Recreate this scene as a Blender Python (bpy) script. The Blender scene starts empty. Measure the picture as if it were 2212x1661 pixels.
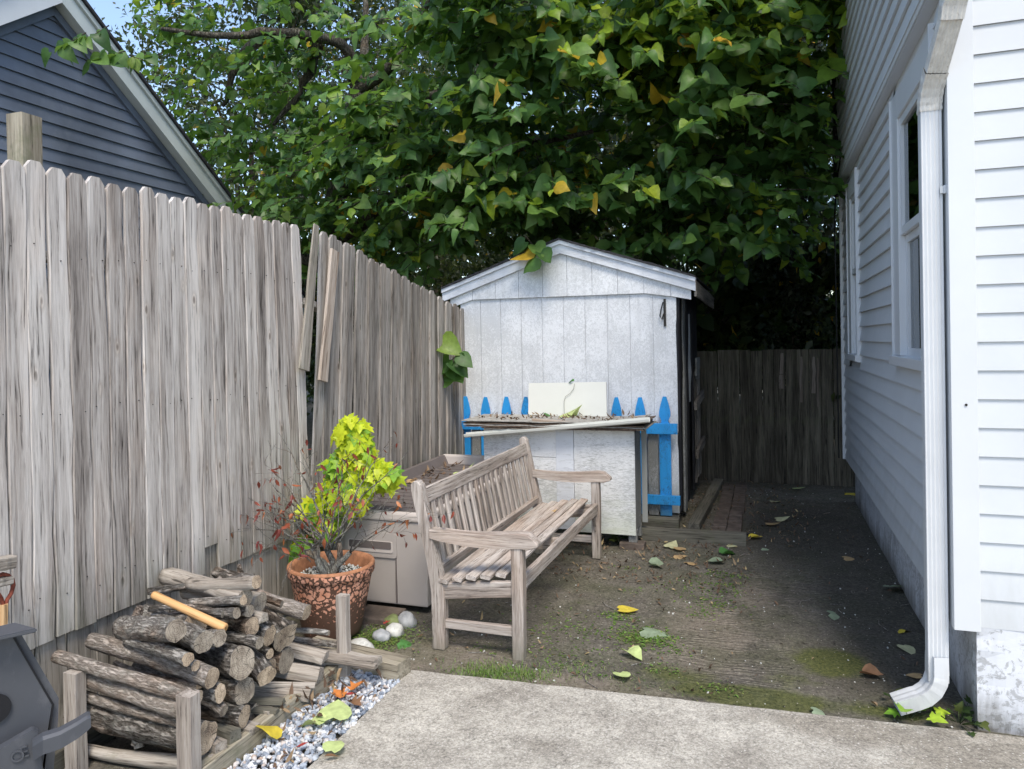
import bpy, bmesh, math, random
import numpy as np
from mathutils import Vector, Matrix, noise as mnoise
R = math.radians
random.seed(7); rng = np.random.default_rng(7)
sc = bpy.context.scene; COL = sc.collection

# ------------------------------------------------------------ camera
F, CX, CY, H = 1586., 1106., 749., 1.62
yaw, pit, rol = R(19.1), R(-0.4), R(1.03)
fw = Vector((-math.sin(yaw)*math.cos(pit), math.cos(yaw)*math.cos(pit), math.sin(pit)))
r0 = Vector((math.cos(yaw), math.sin(yaw), 0)); u0 = r0.cross(fw)
rt = r0*math.cos(rol) - u0*math.sin(rol); up = u0*math.cos(rol) + r0*math.sin(rol)
cam = bpy.data.objects.new('camera', bpy.data.cameras.new('camera')); COL.objects.link(cam)
m = Matrix((rt, up, -fw)).transposed().to_4x4(); m.translation = Vector((0, 0, H)); cam.matrix_world = m
cam.data.sensor_width = 36; cam.data.lens = 36*F/2212; cam.data.shift_y = -(830.5-749)/2212
cam.data.clip_end = 2000; cam.data.clip_start = 0.05
sc.camera = cam
def at(x, y, X=None, Y=None, Z=None):
    d = fw + rt*((x-CX)/F) - up*((y-CY)/F)
    t = X/d.x if X is not None else (Y/d.y if Y is not None else (Z-H)/d.z)
    return Vector((0, 0, H)) + d*t

# ------------------------------------------------------------ light
SUN_EL, SUN_AZ = 57, -62           # azimuth measured from +X towards +Y
w = bpy.data.worlds.new('World'); sc.world = w; w.use_nodes = True
nt = w.node_tree; nt.nodes.clear()
sky = nt.nodes.new('ShaderNodeTexSky'); sky.sky_type = 'NISHITA'; sky.sun_disc = False
sky.sun_elevation = R(SUN_EL); sky.sun_rotation = R(90-SUN_AZ)
bg = nt.nodes.new('ShaderNodeBackground'); bg.inputs[1].default_value = 0.13
wo = nt.nodes.new('ShaderNodeOutputWorld')
nt.links.new(sky.outputs[0], bg.inputs[0]); nt.links.new(bg.outputs[0], wo.inputs[0])
sl = bpy.data.lights.new('sun', 'SUN'); sl.energy = 1.35; sl.angle = R(20); sl.color = (1, .95, .86)
so = bpy.data.objects.new('sun', sl); COL.objects.link(so)
sd = Vector((math.cos(R(SUN_EL))*math.cos(R(SUN_AZ)), math.cos(R(SUN_EL))*math.sin(R(SUN_AZ)), math.sin(R(SUN_EL))))
so.rotation_euler = sd.to_track_quat('Z', 'Y').to_euler()
sc.view_settings.view_transform = 'Standard'; sc.view_settings.look = 'None'
sc.view_settings.exposure = 1.36; sc.view_settings.use_white_balance = True; sc.view_settings.white_balance_temperature = 6900; sc.view_settings.gamma = 1

# ------------------------------------------------------------ materials
def mat(name):
    m = bpy.data.materials.new(name); m.use_nodes = True
    n = m.node_tree; b = n.nodes['Principled BSDF']
    return m, n, b
def N(n, t, **k):
    o = n.nodes.new(t)
    for a, v in k.items(): setattr(o, a, v)
    return o
def setin(o, **k):
    for a, v in k.items(): o.inputs[a.replace('_', ' ')].default_value = v
def ramp(n, stops, src):
    r = N(n, 'ShaderNodeValToRGB'); e = r.color_ramp.elements
    while len(e) < len(stops): e.new(0.5)
    for i, (p, c) in enumerate(stops):
        e[i].position = p; e[i].color = (c[0], c[1], c[2], 1) if hasattr(c, '__len__') else (c, c, c, 1)
    n.links.new(src, r.inputs[0]); return r.outputs[0]
def noise(n, vec, scale, detail=4, rough=.55, dist=0):
    o = N(n, 'ShaderNodeTexNoise'); setin(o, Scale=scale, Detail=detail, Roughness=rough, Distortion=dist)
    if vec is not None: n.links.new(vec, o.inputs['Vector'])
    return o.outputs['Fac']
def mapping(n, vec, scale=(1, 1, 1), loc=(0, 0, 0), rot=(0, 0, 0)):
    o = N(n, 'ShaderNodeMapping'); o.inputs['Scale'].default_value = scale
    o.inputs['Location'].default_value = loc; o.inputs['Rotation'].default_value = rot
    n.links.new(vec, o.inputs['Vector']); return o.outputs[0]
def mix(n, fac, a, b, typ='MIX'):
    o = N(n, 'ShaderNodeMix', data_type='RGBA', blend_type=typ)
    for s, v in ((0, fac), (6, a), (7, b)):
        if hasattr(v, 'is_output'): n.links.new(v, o.inputs[s])
        elif isinstance(v, (int, float)): o.inputs[s].default_value = v if s == 0 else (v, v, v, 1)
        else: o.inputs[s].default_value = (*v, 1)
    return o.outputs[2]
def math_(n, op, a, b=0, c=None):
    o = N(n, 'ShaderNodeMath', operation=op)
    for i, v in enumerate((a, b) if c is None else (a, b, c)):
        if hasattr(v, 'is_output'): n.links.new(v, o.inputs[i])
        else: o.inputs[i].default_value = v
    return o.outputs[0]
def bump(n, b, h, strength=.4, dist=.01, prev=None):
    o = N(n, 'ShaderNodeBump'); setin(o, Strength=strength, Distance=dist)
    n.links.new(h, o.inputs['Height'])
    if prev is not None: n.links.new(prev, o.inputs['Normal'])
    if b is not None: n.links.new(o.outputs[0], b.inputs['Normal'])
    return o.outputs[0]
def rndvec(n):
    tc = N(n, 'ShaderNodeTexCoord'); oi = N(n, 'ShaderNodeObjectInfo'); g = N(n, 'ShaderNodeNewGeometry')
    s = math_(n, 'ADD', math_(n, 'MULTIPLY', oi.outputs['Random'], 37.), math_(n, 'MULTIPLY', g.outputs['Random Per Island'], 23.))
    cb = N(n, 'ShaderNodeCombineXYZ')
    for i in range(3): n.links.new(s, cb.inputs[i])
    v = N(n, 'ShaderNodeVectorMath', operation='ADD')
    n.links.new(tc.outputs['Object'], v.inputs[0]); n.links.new(cb.outputs[0], v.inputs[1])
    rnd = math_(n, 'FRACT', math_(n, 'MULTIPLY', s, 3.7))
    return v.outputs[0], rnd, tc

def wood(name, dark, mid, light, k=1., knots=True, tint=None, rough=.85, vary=.36, green=0, bstr=.5):
    """weathered wood, grain along the object's local Z"""
    m, n, b = mat(name); v, rnd, tc = rndvec(n)
    warp = N(n, 'ShaderNodeTexNoise'); setin(warp, Scale=5., Detail=2.); n.links.new(mapping(n, v, (1, 1, .6)), warp.inputs['Vector'])
    wv = N(n, 'ShaderNodeVectorMath', operation='SCALE'); wv.inputs['Scale'].default_value = .022
    n.links.new(warp.outputs['Color'], wv.inputs[0])
    va = N(n, 'ShaderNodeVectorMath', operation='ADD'); n.links.new(v, va.inputs[0]); n.links.new(wv.outputs[0], va.inputs[1])
    vv = va.outputs[0]
    big = noise(n, mapping(n, vv, (16*k, 16*k, .8*k)), 1, 4, .55)
    med = noise(n, mapping(n, vv, (85*k, 85*k, 3.2*k)), 1, 5, .65)
    fine = noise(n, mapping(n, vv, (260*k, 260*k, 7*k)), 1, 4, .65)
    f = math_(n, 'ADD', math_(n, 'MULTIPLY', big, .5), math_(n, 'ADD', math_(n, 'MULTIPLY', med, .36), math_(n, 'MULTIPLY', fine, .24)))
    f = math_(n, 'ADD', f, math_(n, 'MULTIPLY', math_(n, 'SUBTRACT', rnd, .5), vary*.3))
    c = ramp(n, [(.36, dark), (.50, mid), (.67, light)], f)
    crack = ramp(n, [(.32, .25), (.42, 1)], med)
    c = mix(n, 1, c, crack, 'MULTIPLY')
    if knots:
        vo = N(n, 'ShaderNodeTexVoronoi'); setin(vo, Scale=1.)
        n.links.new(mapping(n, vv, (11*k, 11*k, 4.2*k)), vo.inputs['Vector'])
        kn = ramp(n, [(.0, (.10, .08, .065)), (.07, (.30, .25, .21)), (.11, (1.1, 1.05, 1.0)), (.16, (.85, .82, .79)), (.24, (1, 1, 1))], vo.outputs['Distance'])
        kn = mix(n, ramp(n, [(.43, 0), (.49, 1)], noise(n, mapping(n, v, (9, 9, 3.), (3, 3, 3)), 1, 2)), (1, 1, 1), kn)
        c = mix(n, .75, c, kn, 'MULTIPLY')
    if tint:
        tn = noise(n, mapping(n, v, (5, 5, 1.3)), 1, 3)
        c = mix(n, ramp(n, [(.48, 0), (.68, .6)], tn), c, mix(n, 1, c, tint, 'MULTIPLY'))
    if green:
        gn = noise(n, tc.outputs['Object'], 5, 5, .7)
        c = mix(n, math_(n, 'MULTIPLY', ramp(n, [(.52, 0), (.68, 1)], gn), green), c, (.11, .13, .06))
    n.links.new(c, b.inputs['Base Color']); setin(b, Roughness=rough)
    b.inputs['Specular IOR Level'].default_value = .25
    h = math_(n, 'ADD', math_(n, 'MULTIPLY', med, .7), math_(n, 'MULTIPLY', fine, .5))
    bump(n, b, h, bstr, .006)
    return m
def plain(name, col, rough=.6, spec=.4, nscale=8, amt=.12, bscale=200, bstr=.1, dirt=None, metal=0):
    m, n, b = mat(name); tc = N(n, 'ShaderNodeTexCoord')
    f = noise(n, tc.outputs['Object'], nscale, 5, .6)
    lo = tuple(x*(1-amt) for x in col); hi = tuple(min(1, x*(1+amt)) for x in col)
    c = ramp(n, [(.3, lo), (.7, hi)], f)
    if dirt:
        d = noise(n, mapping(n, tc.outputs['Object'], (1, 1, .5)), nscale*2.3, 6, .7)
        c = mix(n, ramp(n, [(.55, 0), (.75, .8)], d), c, dirt)
    n.links.new(c, b.inputs['Base Color']); setin(b, Roughness=rough, Metallic=metal)
    b.inputs['Specular IOR Level'].default_value = spec
    bump(n, b, noise(n, tc.outputs['Object'], bscale, 3), bstr, .002)
    return m

M = {}
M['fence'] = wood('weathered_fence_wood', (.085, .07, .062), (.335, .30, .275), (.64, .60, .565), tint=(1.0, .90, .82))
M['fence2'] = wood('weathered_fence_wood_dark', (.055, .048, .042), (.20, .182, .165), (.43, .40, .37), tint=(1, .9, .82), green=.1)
M['fencelow'] = wood('lower_fence_wood', (.10, .085, .07), (.26, .235, .2), (.44, .4, .35), green=.25)
M['bench'] = wood('weathered_teak', (.09, .072, .06), (.30, .255, .225), (.55, .50, .46), k=1.8, knots=False, tint=(1, .86, .76), green=.15, vary=.15)
M['post'] = wood('grey_post_wood', (.12, .10, .085), (.29, .25, .22), (.46, .42, .38), k=1.4, knots=False, green=.2)
M['timber'] = wood('garden_timber', (.09, .075, .05), (.24, .21, .16), (.42, .38, .3), k=1.2, knots=False, green=.5)
M['timberdark'] = wood('dark_timber', (.03, .027, .022), (.085, .08, .065), (.17, .16, .13), k=1.2, knots=False, green=.4)
M['gate'] = wood('dark_gate_wood', (.022, .019, .014), (.07, .06, .046), (.19, .17, .13), k=1., knots=False, green=.35, vary=.3)
M['gatescar'] = wood('peeled_gate_wood', (.07, .05, .04), (.15, .12, .10), (.25, .21, .18), k=1.5, knots=False)
M['split'] = wood('split_firewood', (.10, .085, .07), (.27, .235, .2), (.48, .44, .39), k=1.5, knots=False, green=.3)
M['shedside'] = wood('shed_side_boards', (.04, .035, .03), (.13, .115, .10), (.26, .235, .21), knots=False)
M['brownwood'] = wood('brown_board', (.12, .085, .06), (.29, .22, .17), (.50, .43, .37), k=1.5, knots=False)
M['stick'] = wood('peeled_handle', (.45, .23, .085), (.62, .36, .16), (.74, .48, .25), k=.6, knots=False, rough=.5, bstr=.12, vary=.1)
M['tool'] = wood('tool_handle_wood', (.35, .17, .07), (.52, .30, .14), (.6, .4, .22), k=.8, knots=False)
# bark
def grime(mm, zlo, zhi, col, amt=.5):
    n = mm.node_tree; b = n.nodes['Principled BSDF']; l = b.inputs['Base Color'].links[0].from_socket
    g = N(n, 'ShaderNodeNewGeometry'); sp = N(n, 'ShaderNodeSeparateXYZ'); n.links.new(g.outputs['Position'], sp.inputs[0])
    t_ = math_(n, 'DIVIDE', math_(n, 'SUBTRACT', zhi, sp.outputs[2]), zhi-zlo)
    nz_ = noise(n, mapping(n, g.outputs['Position'], (7, 7, 1.6)), 1, 6, .7)
    f = ramp(n, [(.55, 0), (1.25, 1)], math_(n, 'ADD', t_, math_(n, 'MULTIPLY', math_(n, 'SUBTRACT', nz_, .5), 1.5)))
    n.links.new(mix(n, math_(n, 'MULTIPLY', f, amt), l, col), b.inputs['Base Color'])
def barkmat(name, a, c_, l, sc_=1., lichen=.0, depth=.012):
    m, n, b = mat(name); v, rnd, tc = rndvec(n)
    nd = N(n, 'ShaderNodeTexNoise'); setin(nd, Scale=9., Detail=4.); n.links.new(v, nd.inputs['Vector'])
    vs = N(n, 'ShaderNodeVectorMath', operation='SCALE'); vs.inputs['Scale'].default_value = .035; n.links.new(nd.outputs['Color'], vs.inputs[0])
    ad = N(n, 'ShaderNodeVectorMath', operation='ADD'); n.links.new(v, ad.inputs[0]); n.links.new(vs.outputs[0], ad.inputs[1]); w_ = ad.outputs[0]
    ridge = noise(n, mapping(n, w_, (75*sc_, 75*sc_, 14*sc_)), 1, 6, .72)
    fine = noise(n, mapping(n, w_, (160*sc_, 160*sc_, 90*sc_)), 1, 4, .7)
    f3 = noise(n, mapping(n, v, (12, 12, 5)), 1, 4, .6)
    h = math_(n, 'ADD', ramp(n, [(.40, 0), (.56, 1)], ridge), math_(n, 'MULTIPLY', fine, .5))
    f = math_(n, 'ADD', math_(n, 'MULTIPLY', h, .34), math_(n, 'ADD', math_(n, 'MULTIPLY', f3, .5), math_(n, 'MULTIPLY', rnd, .14)))
    c = ramp(n, [(.34, a), (.58, c_), (.86, l)], f)
    wr = ramp(n, [(.5, (1, 1, 1)), (.7, (1.1, .86, .70))], noise(n, mapping(n, v, (6, 6, 3), (4, 4, 4)), 1, 3)); c = mix(n, 1, c, wr, 'MULTIPLY')
    if lichen:
        c = mix(n, math_(n, 'MULTIPLY', ramp(n, [(.56, 0), (.62, 1)], noise(n, v, 34, 4)), lichen), c, (.44, .45, .40))
    n.links.new(c, b.inputs['Base Color']); setin(b, Roughness=.95); b.inputs['Specular IOR Level'].default_value = .12
    bump(n, b, h, 1., depth)
    return m
M['bark'] = barkmat('rough_bark', (.035, .031, .027), (.175, .157, .138), (.42, .39, .36), .85, .25, .016)
M['barksm'] = barkmat('smooth_bark', (.12, .10, .085), (.30, .26, .225), (.46, .41, .37), 1.9, .2, .004)
M['barkgrey'] = barkmat('grey_bark', (.08, .07, .065), (.24, .22, .20), (.44, .42, .39), 1.5, .3, .006)
M['barktree'] = barkmat('tree_bark', (.03, .026, .02), (.085, .075, .06), (.16, .15, .12), .8, .1)
M['barkpot'] = barkmat('shrub_bark', (.05, .045, .04), (.16, .15, .14), (.34, .35, .31), 2.5, .5, .003)
def endmat():
    m, n, b = mat('cut_log_end'); v, rnd, tc = rndvec(n)
    sp = N(n, 'ShaderNodeSeparateXYZ'); n.links.new(tc.outputs['Object'], sp.inputs[0])
    nz = math_(n, 'MULTIPLY', noise(n, v, 25, 3), .012)
    r = math_(n, 'SQRT', math_(n, 'ADD', math_(n, 'MULTIPLY', sp.outputs[0], sp.outputs[0]), math_(n, 'MULTIPLY', sp.outputs[1], sp.outputs[1])))
    r = math_(n, 'ADD', r, nz)
    ring = math_(n, 'SINE', math_(n, 'MULTIPLY', r, 800.)); ang = math_(n, 'ARCTAN2', sp.outputs[1], sp.outputs[0]); cbx = N(n, 'ShaderNodeCombineXYZ'); n.links.new(math_(n, 'MULTIPLY', ang, 4.), cbx.inputs[0]); n.links.new(math_(n, 'MULTIPLY', rnd, 40.), cbx.inputs[1]); n.links.new(math_(n, 'MULTIPLY', r, 12.), cbx.inputs[2]); rad = noise(n, cbx.outputs[0], 1.6, 3)
    f = math_(n, 'ADD', math_(n, 'MULTIPLY', ring, .05), noise(n, v, 14, 5, .7))
    c = ramp(n, [(.3, (.13, .10, .08)), (.5, (.33, .28, .22)), (.7, (.52, .46, .38))], f)
    wn = N(n, 'ShaderNodeTexWave', wave_type='BANDS'); setin(wn, Scale=18., Distortion=9., Detail=3.); n.links.new(v, wn.inputs['Vector'])
    c = mix(n, .4, c, ramp(n, [(.0, .25), (.12, 1)], wn.outputs['Fac']), 'MULTIPLY')
    c = mix(n, 1, c, ramp(n, [(.60, 1), (.66, .25)], rad), 'MULTIPLY'); c = mix(n, 1, c, ramp(n, [(.3, (.75, .75, .75)), (.7, (1.15, 1.05, .95))], math_(n, 'FRACT', math_(n, 'MULTIPLY', rnd, 7.3))), 'MULTIPLY')
    n.links.new(c, b.inputs['Base Color']); setin(b, Roughness=.9); bump(n, b, f, .5, .004)
    return m
M['end'] = endmat()
def whitepaint(name, base=(.66, .70, .74), speck=.6, spcol=(.16, .17, .17), scale=1., low_green=0, stretch=(1, 1, 1), thr=.60):
    m, n, b = mat(name); tc = N(n, 'ShaderNodeTexCoord'); o = tc.outputs['Object']
    f1 = noise(n, mapping(n, o, tuple(s*55*scale for s in stretch)), 1, 5, .75, 1.5)
    f2 = noise(n, o, 4, 4)
    f3 = noise(n, mapping(n, o, tuple(s*22*scale for s in stretch)), 1, 4, .6, 3.)
    base_c = ramp(n, [(.3, tuple(x*.86 for x in base)), (.7, base)], f2)
    mask = math_(n, 'MULTIPLY', ramp(n, [(thr-.06, 0), (thr, 1)], math_(n, 'ADD', math_(n, 'ADD', math_(n, 'MULTIPLY', f1, .6), math_(n, 'MULTIPLY', f3, .42)), math_(n, 'MULTIPLY', math_(n, 'SUBTRACT', noise(n, o, 2.6, 4, .6), .5), .34))), speck)
    drip = noise(n, mapping(n, o, (14, 14, .9)), 1, 4, .6); base_c = mix(n, ramp(n, [(.5, 0), (.75, .35)], drip), base_c, tuple(x*.55 for x in base))
    c = mix(n, mask, base_c, spcol)
    if low_green:
        sp = N(n, 'ShaderNodeSeparateXYZ'); n.links.new(o, sp.inputs[0])
        g = math_(n, 'SUBTRACT', 1., math_(n, 'DIVIDE', sp.outputs[2], low_green))
        g = math_(n, 'ADD', g, math_(n, 'SUBTRACT', noise(n, mapping(n, o, (2, 2, 8)), 2, 5, .7), .5))
        c = mix(n, ramp(n, [(.25, 0), (1.1, .6)], g), c, (.38, .43, .26))
    n.links.new(c, b.inputs['Base Color']); setin(b, Roughness=.55); b.inputs['Specular IOR Level'].default_value = .35
    bump(n, b, math_(n, 'ADD', mask, math_(n, 'MULTIPLY', f3, .7)), .35, .003)
    return m
M['shedwhite'] = whitepaint('flaking_white_shed_paint', (.76, .78, .81), speck=.34, spcol=(.30, .32, .33), scale=.95, stretch=(1, 1, .8), thr=.54)
M['cabwhite'] = whitepaint('crazed_white_cabinet_paint', (.80, .81, .82), .65, (.28, .29, .28), 1., low_green=.55, stretch=(.42, .42, 3.2), thr=.585)
M['trimwhite'] = whitepaint('white_trim_paint', (.68, .71, .76), .4, (.3, .3, .3), .6, stretch=(.3, 1, 3), thr=.60)
M['oldwhite'] = whitepaint('worn_grey_white_paint', (.36, .37, .37), .8, (.14, .14, .13), 1.2, stretch=(2, 1, .6), thr=.50)
M['blue'] = whitepaint('bright_blue_paint', (.02, .31, .72), .7, (.03, .10, .22), 1.3, stretch=(1.4, 1, .5), thr=.615)
M['vinyl'] = plain('white_vinyl_siding', (.56, .585, .61), .42, .4, 3, .04, 90, .05, None)
M['vinylsoft'] = plain('white_aluminium_trim', (.60, .62, .64), .35, .5, 3, .03, 60, .04)
M['downspout'] = plain('white_downspout_enamel', (.58, .60, .62), .4, .5, 5, .05, 60, .05, None)
M['dirtyelbow'] = plain('dirty_elbow_enamel', (.62, .60, .56), .5, .4, 30, .15, 60, .2, (.30, .27, .23))
M['foundation'] = whitepaint('painted_block_foundation', (.66, .68, .72), .55, (.20, .20, .19), .5, thr=.575)
M['bluesiding'] = plain('slate_blue_siding', (.11, .13, .17), .45, .5, 1.1, .40, 60, .05, (.15, .165, .19))
M['greytrim'] = plain('pale_grey_rake_trim', (.50, .54, .53), .5, .4, 3, .08)
M['whitesoffit'] = plain('white_rake_board', (.62, .64, .66), .5, .4, 3, .05)
M['shingle'] = plain('dark_shingles', (.04, .04, .045), .9, .2, 30, .4, 120, .6)
M['black'] = plain('black_tar_paper', (.012, .012, .016), .6, .3, 14, .4, 80, .4, (.06, .06, .06))
M['dark'] = plain('dark_interior', (.015, .015, .017), .8, .2)
M['boxbody'] = plain('taupe_plastic', (.40, .365, .345), .5, .4, 3, .05, 300, .12)
M['boxtrim'] = plain('light_taupe_plastic', (.54, .49, .46), .42, .45, 3, .06, 300, .1)
M['boxlid'] = plain('dark_brown_plastic', (.135, .115, .11), .55, .4, 5, .12, 250, .15)
M['grill'] = plain('dusty_grey_steel', (.058, .062, .072), .48, .5, 6, .1, 150, .06, (.12, .12, .13))
M['grilldark'] = plain('charcoal_seam', (.01, .01, .012), .6, .3)
M['iron'] = plain('black_iron', (.02, .018, .016), .6, .4, 40, .5)
M['rust'] = plain('rusty_red_iron', (.20, .055, .035), .8, .2, 50, .5, 120, .4)
M['rope'] = plain('cable_black', (.01, .01, .01), .6, .3)
M['brick'] = plain('damp_brick', (.12, .095, .08), .9, .2, 12, .4, 90, .6, (.06, .065, .04))
M['stone'] = plain('pale_garden_stone', (.50, .50, .47), .85, .2, 14, .35, 60, .5, (.20, .20, .18))
M['stonegrey'] = plain('grey_garden_stone', (.30, .31, .32), .85, .2, 14, .4, 60, .5, (.5, .5, .48))
M['stonemoss'] = plain('mossy_stone', (.16, .19, .08), .9, .2, 20, .4, 60, .5)
M['screen'] = plain('pale_laminate', (.60, .61, .57), .4, .4, 3, .04, 50, .04)
M['crackline'] = plain('hairline_crack', (.22, .22, .19), .9, .1)
M['asph'] = plain('curled_shingle_layers', (.12, .085, .065), .9, .2, 40, .6, 80, .7, (.28, .27, .25))
M['asphtop'] = plain('weathered_grey_sheet', (.33, .32, .30), .9, .2, 20, .4, 80, .6, (.12, .10, .08))
M['perf'] = plain('perforated_metal', (.30, .31, .30), .5, .4, 3, .05)
M['blind'] = plain('white_blind', (.5, .52, .54), .6, .3)
M['curtain'] = plain('patterned_curtain', (.34, .32, .31), .8, .2, 60, .5)
# glass
m, n, b = mat('window_glass'); n.nodes.remove(b)
g1 = N(n, 'ShaderNodeBsdfGlossy'); setin(g1, Roughness=.02); g1.inputs['Color'].default_value = (.9, .93, .95, 1)
t1 = N(n, 'ShaderNodeBsdfTransparent'); t1.inputs[0].default_value = (.6, .63, .65, 1)
fr = N(n, 'ShaderNodeFresnel'); setin(fr, IOR=1.9); ms = N(n, 'ShaderNodeMixShader')
n.links.new(fr.outputs[0], ms.inputs[0]); n.links.new(t1.outputs[0], ms.inputs[1]); n.links.new(g1.outputs[0], ms.inputs[2])
n.links.new(ms.outputs[0], n.nodes['Material Output'].inputs[0]); M['glass'] = m
# terracotta pot with flaking relief
m, n, b = mat('flaking_terracotta'); tc = N(n, 'ShaderNodeTexCoord'); o = tc.outputs['Object']
nd = N(n, 'ShaderNodeTexNoise'); setin(nd, Scale=16., Detail=3.); n.links.new(o, nd.inputs['Vector'])
vs = N(n, 'ShaderNodeVectorMath', operation='SCALE'); vs.inputs['Scale'].default_value = .035; n.links.new(nd.outputs['Color'], vs.inputs[0])
va = N(n, 'ShaderNodeVectorMath', operation='ADD'); n.links.new(o, va.inputs[0]); n.links.new(vs.outputs[0], va.inputs[1])
vo = N(n, 'ShaderNodeTexVoronoi', feature='DISTANCE_TO_EDGE'); setin(vo, Scale=34.); n.links.new(va.outputs[0], vo.inputs['Vector'])
sp = N(n, 'ShaderNodeSeparateXYZ'); n.links.new(o, sp.inputs[0])
low = ramp(n, [(.0, .40), (.10, .25), (.22, .0)], sp.outputs[2])
e = math_(n, 'SUBTRACT', math_(n, 'ADD', vo.outputs['Distance'], math_(n, 'MULTIPLY', math_(n, 'SUBTRACT', noise(n, o, 50, 5, .7), .5), 1.1)), low)
mk = ramp(n, [(.10, 0), (.14, 1)], e)
tcx = ramp(n, [(.3, (.58, .24, .14)), (.7, (.78, .42, .30))], noise(n, o, 12, 3))
c = mix(n, mk, (.10, .052, .034), tcx)
n.links.new(c, b.inputs['Base Color']); setin(b, Roughness=.75); bump(n, b, mk, .8, .006); M['pot'] = m
M['potrim'] = plain('terracotta_rim', (.42, .19, .10), .7, .3, 20, .35, 60, .3, (.2, .1, .06))
# leaves
def leafmat(name, cols, trans=(.25, .45, .05), tf=.35, rough=.45, spec=.35):
    m, n, b = mat(name); g = N(n, 'ShaderNodeNewGeometry')
    rp = N(n, 'ShaderNodeValToRGB'); rp.color_ramp.interpolation = 'LINEAR'; e = rp.color_ramp.elements
    while len(e) < len(cols): e.new(.5)
    for i, (p, c) in enumerate(cols): e[i].position = p; e[i].color = (*c, 1)
    n.links.new(g.outputs['Random Per Island'], rp.inputs[0])
    tc = N(n, 'ShaderNodeTexCoord'); f = noise(n, tc.outputs['Object'], 28, 3)
    c = mix(n, .45, rp.outputs[0], mix(n, 1, rp.outputs[0], ramp(n, [(.3, .5), (.7, 1.5)], f), 'MULTIPLY'))
    n.links.new(c, b.inputs['Base Color']); setin(b, Roughness=rough); b.inputs['Specular IOR Level'].default_value = spec
    tr = N(n, 'ShaderNodeBsdfTranslucent')
    n.links.new(mix(n, 1, mix(n, .6, c, (trans[0], trans[1], trans[2])), (1, 1, 1), 'MULTIPLY'), tr.inputs[0])
    ms = N(n, 'ShaderNodeMixShader'); ms.inputs[0].default_value = tf
    n.links.new(b.outputs[0], ms.inputs[1]); n.links.new(tr.outputs[0], ms.inputs[2])
    n.links.new(ms.outputs[0], n.nodes['Material Output'].inputs[0])
    return m
M['leaf'] = leafmat('broad_green_leaves', [(0, (.036, .09, .028)), (.35, (.062, .145, .038)), (.7, (.09, .18, .045)), (.93, (.13, .235, .05)), (1, (.19, .28, .055))])
M['leafyellow'] = leafmat('yellow_leaves', [(0, (.45, .36, .03)), (1, (.55, .34, .04))], (.6, .45, .05), .4)
M['leafsunlit'] = leafmat('sunlit_yellow_green_leaves', [(0, (.15, .27, .03)), (.6, (.27, .39, .035)), (1, (.38, .44, .04))], (.4, .55, .06), .4)  # yellow-green painted in for leaves with sunlight shining through
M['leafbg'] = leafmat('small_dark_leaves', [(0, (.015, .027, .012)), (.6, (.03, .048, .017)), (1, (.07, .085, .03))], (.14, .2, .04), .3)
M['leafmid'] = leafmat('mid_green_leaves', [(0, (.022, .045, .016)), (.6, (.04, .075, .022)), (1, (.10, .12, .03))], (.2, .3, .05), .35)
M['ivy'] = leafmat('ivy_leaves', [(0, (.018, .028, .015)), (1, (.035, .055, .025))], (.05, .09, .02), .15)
M['lime'] = leafmat('lime_leaves', [(0, (.34, .46, .02)), (.5, (.48, .58, .025)), (1, (.60, .66, .04))], (.7, .8, .05), .35)
M['limegreen'] = leafmat('fresh_green_leaves', [(0, (.12, .30, .03)), (.6, (.26, .46, .04)), (1, (.42, .58, .05))], (.35, .6, .05), .35)
M['redleaf'] = leafmat('dark_red_leaves', [(0, (.14, .03, .03)), (.6, (.30, .07, .04)), (1, (.45, .18, .07))], (.4, .1, .05), .25)
M['grass'] = leafmat('short_grass', [(0, (.08, .16, .03)), (.7, (.15, .26, .05)), (1, (.30, .32, .10))], (.3, .5, .1), .35)
M['litter'] = leafmat('dead_leaf_litter', [(0, (.07, .045, .03)), (.5, (.16, .10, .065)), (.85, (.28, .20, .12)), (1, (.42, .33, .17))], (.2, .12, .06), .15, .8)
def fall(name, c, c2):
    return leafmat(name, [(0, c), (1, c)], c2, .2, .6)
M['fgreen'] = fall('fallen_pale_green', (.26, .33, .22), (.3, .4, .2)); M['flight'] = fall('fallen_yellow_green', (.52, .62, .26), (.5, .6, .2))
M['fyellow'] = fall('fallen_yellow', (.66, .52, .06), (.6, .5, .05)); M['ftan'] = fall('fallen_tan', (.50, .34, .17), (.4, .3, .1))
M['forange'] = fall('fallen_orange', (.62, .22, .06), (.6, .25, .05)); M['fbrown'] = fall('fallen_brown', (.24, .13, .07), (.2, .1, .05))
M['fpale'] = fall('fallen_cream', (.56, .55, .32), (.5, .5, .3)); M['fdark'] = fall('fallen_green', (.07, .20, .05), (.1, .3, .05)); M['fred'] = fall('fallen_red', (.36, .05, .04), (.4, .1, .05))

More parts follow.
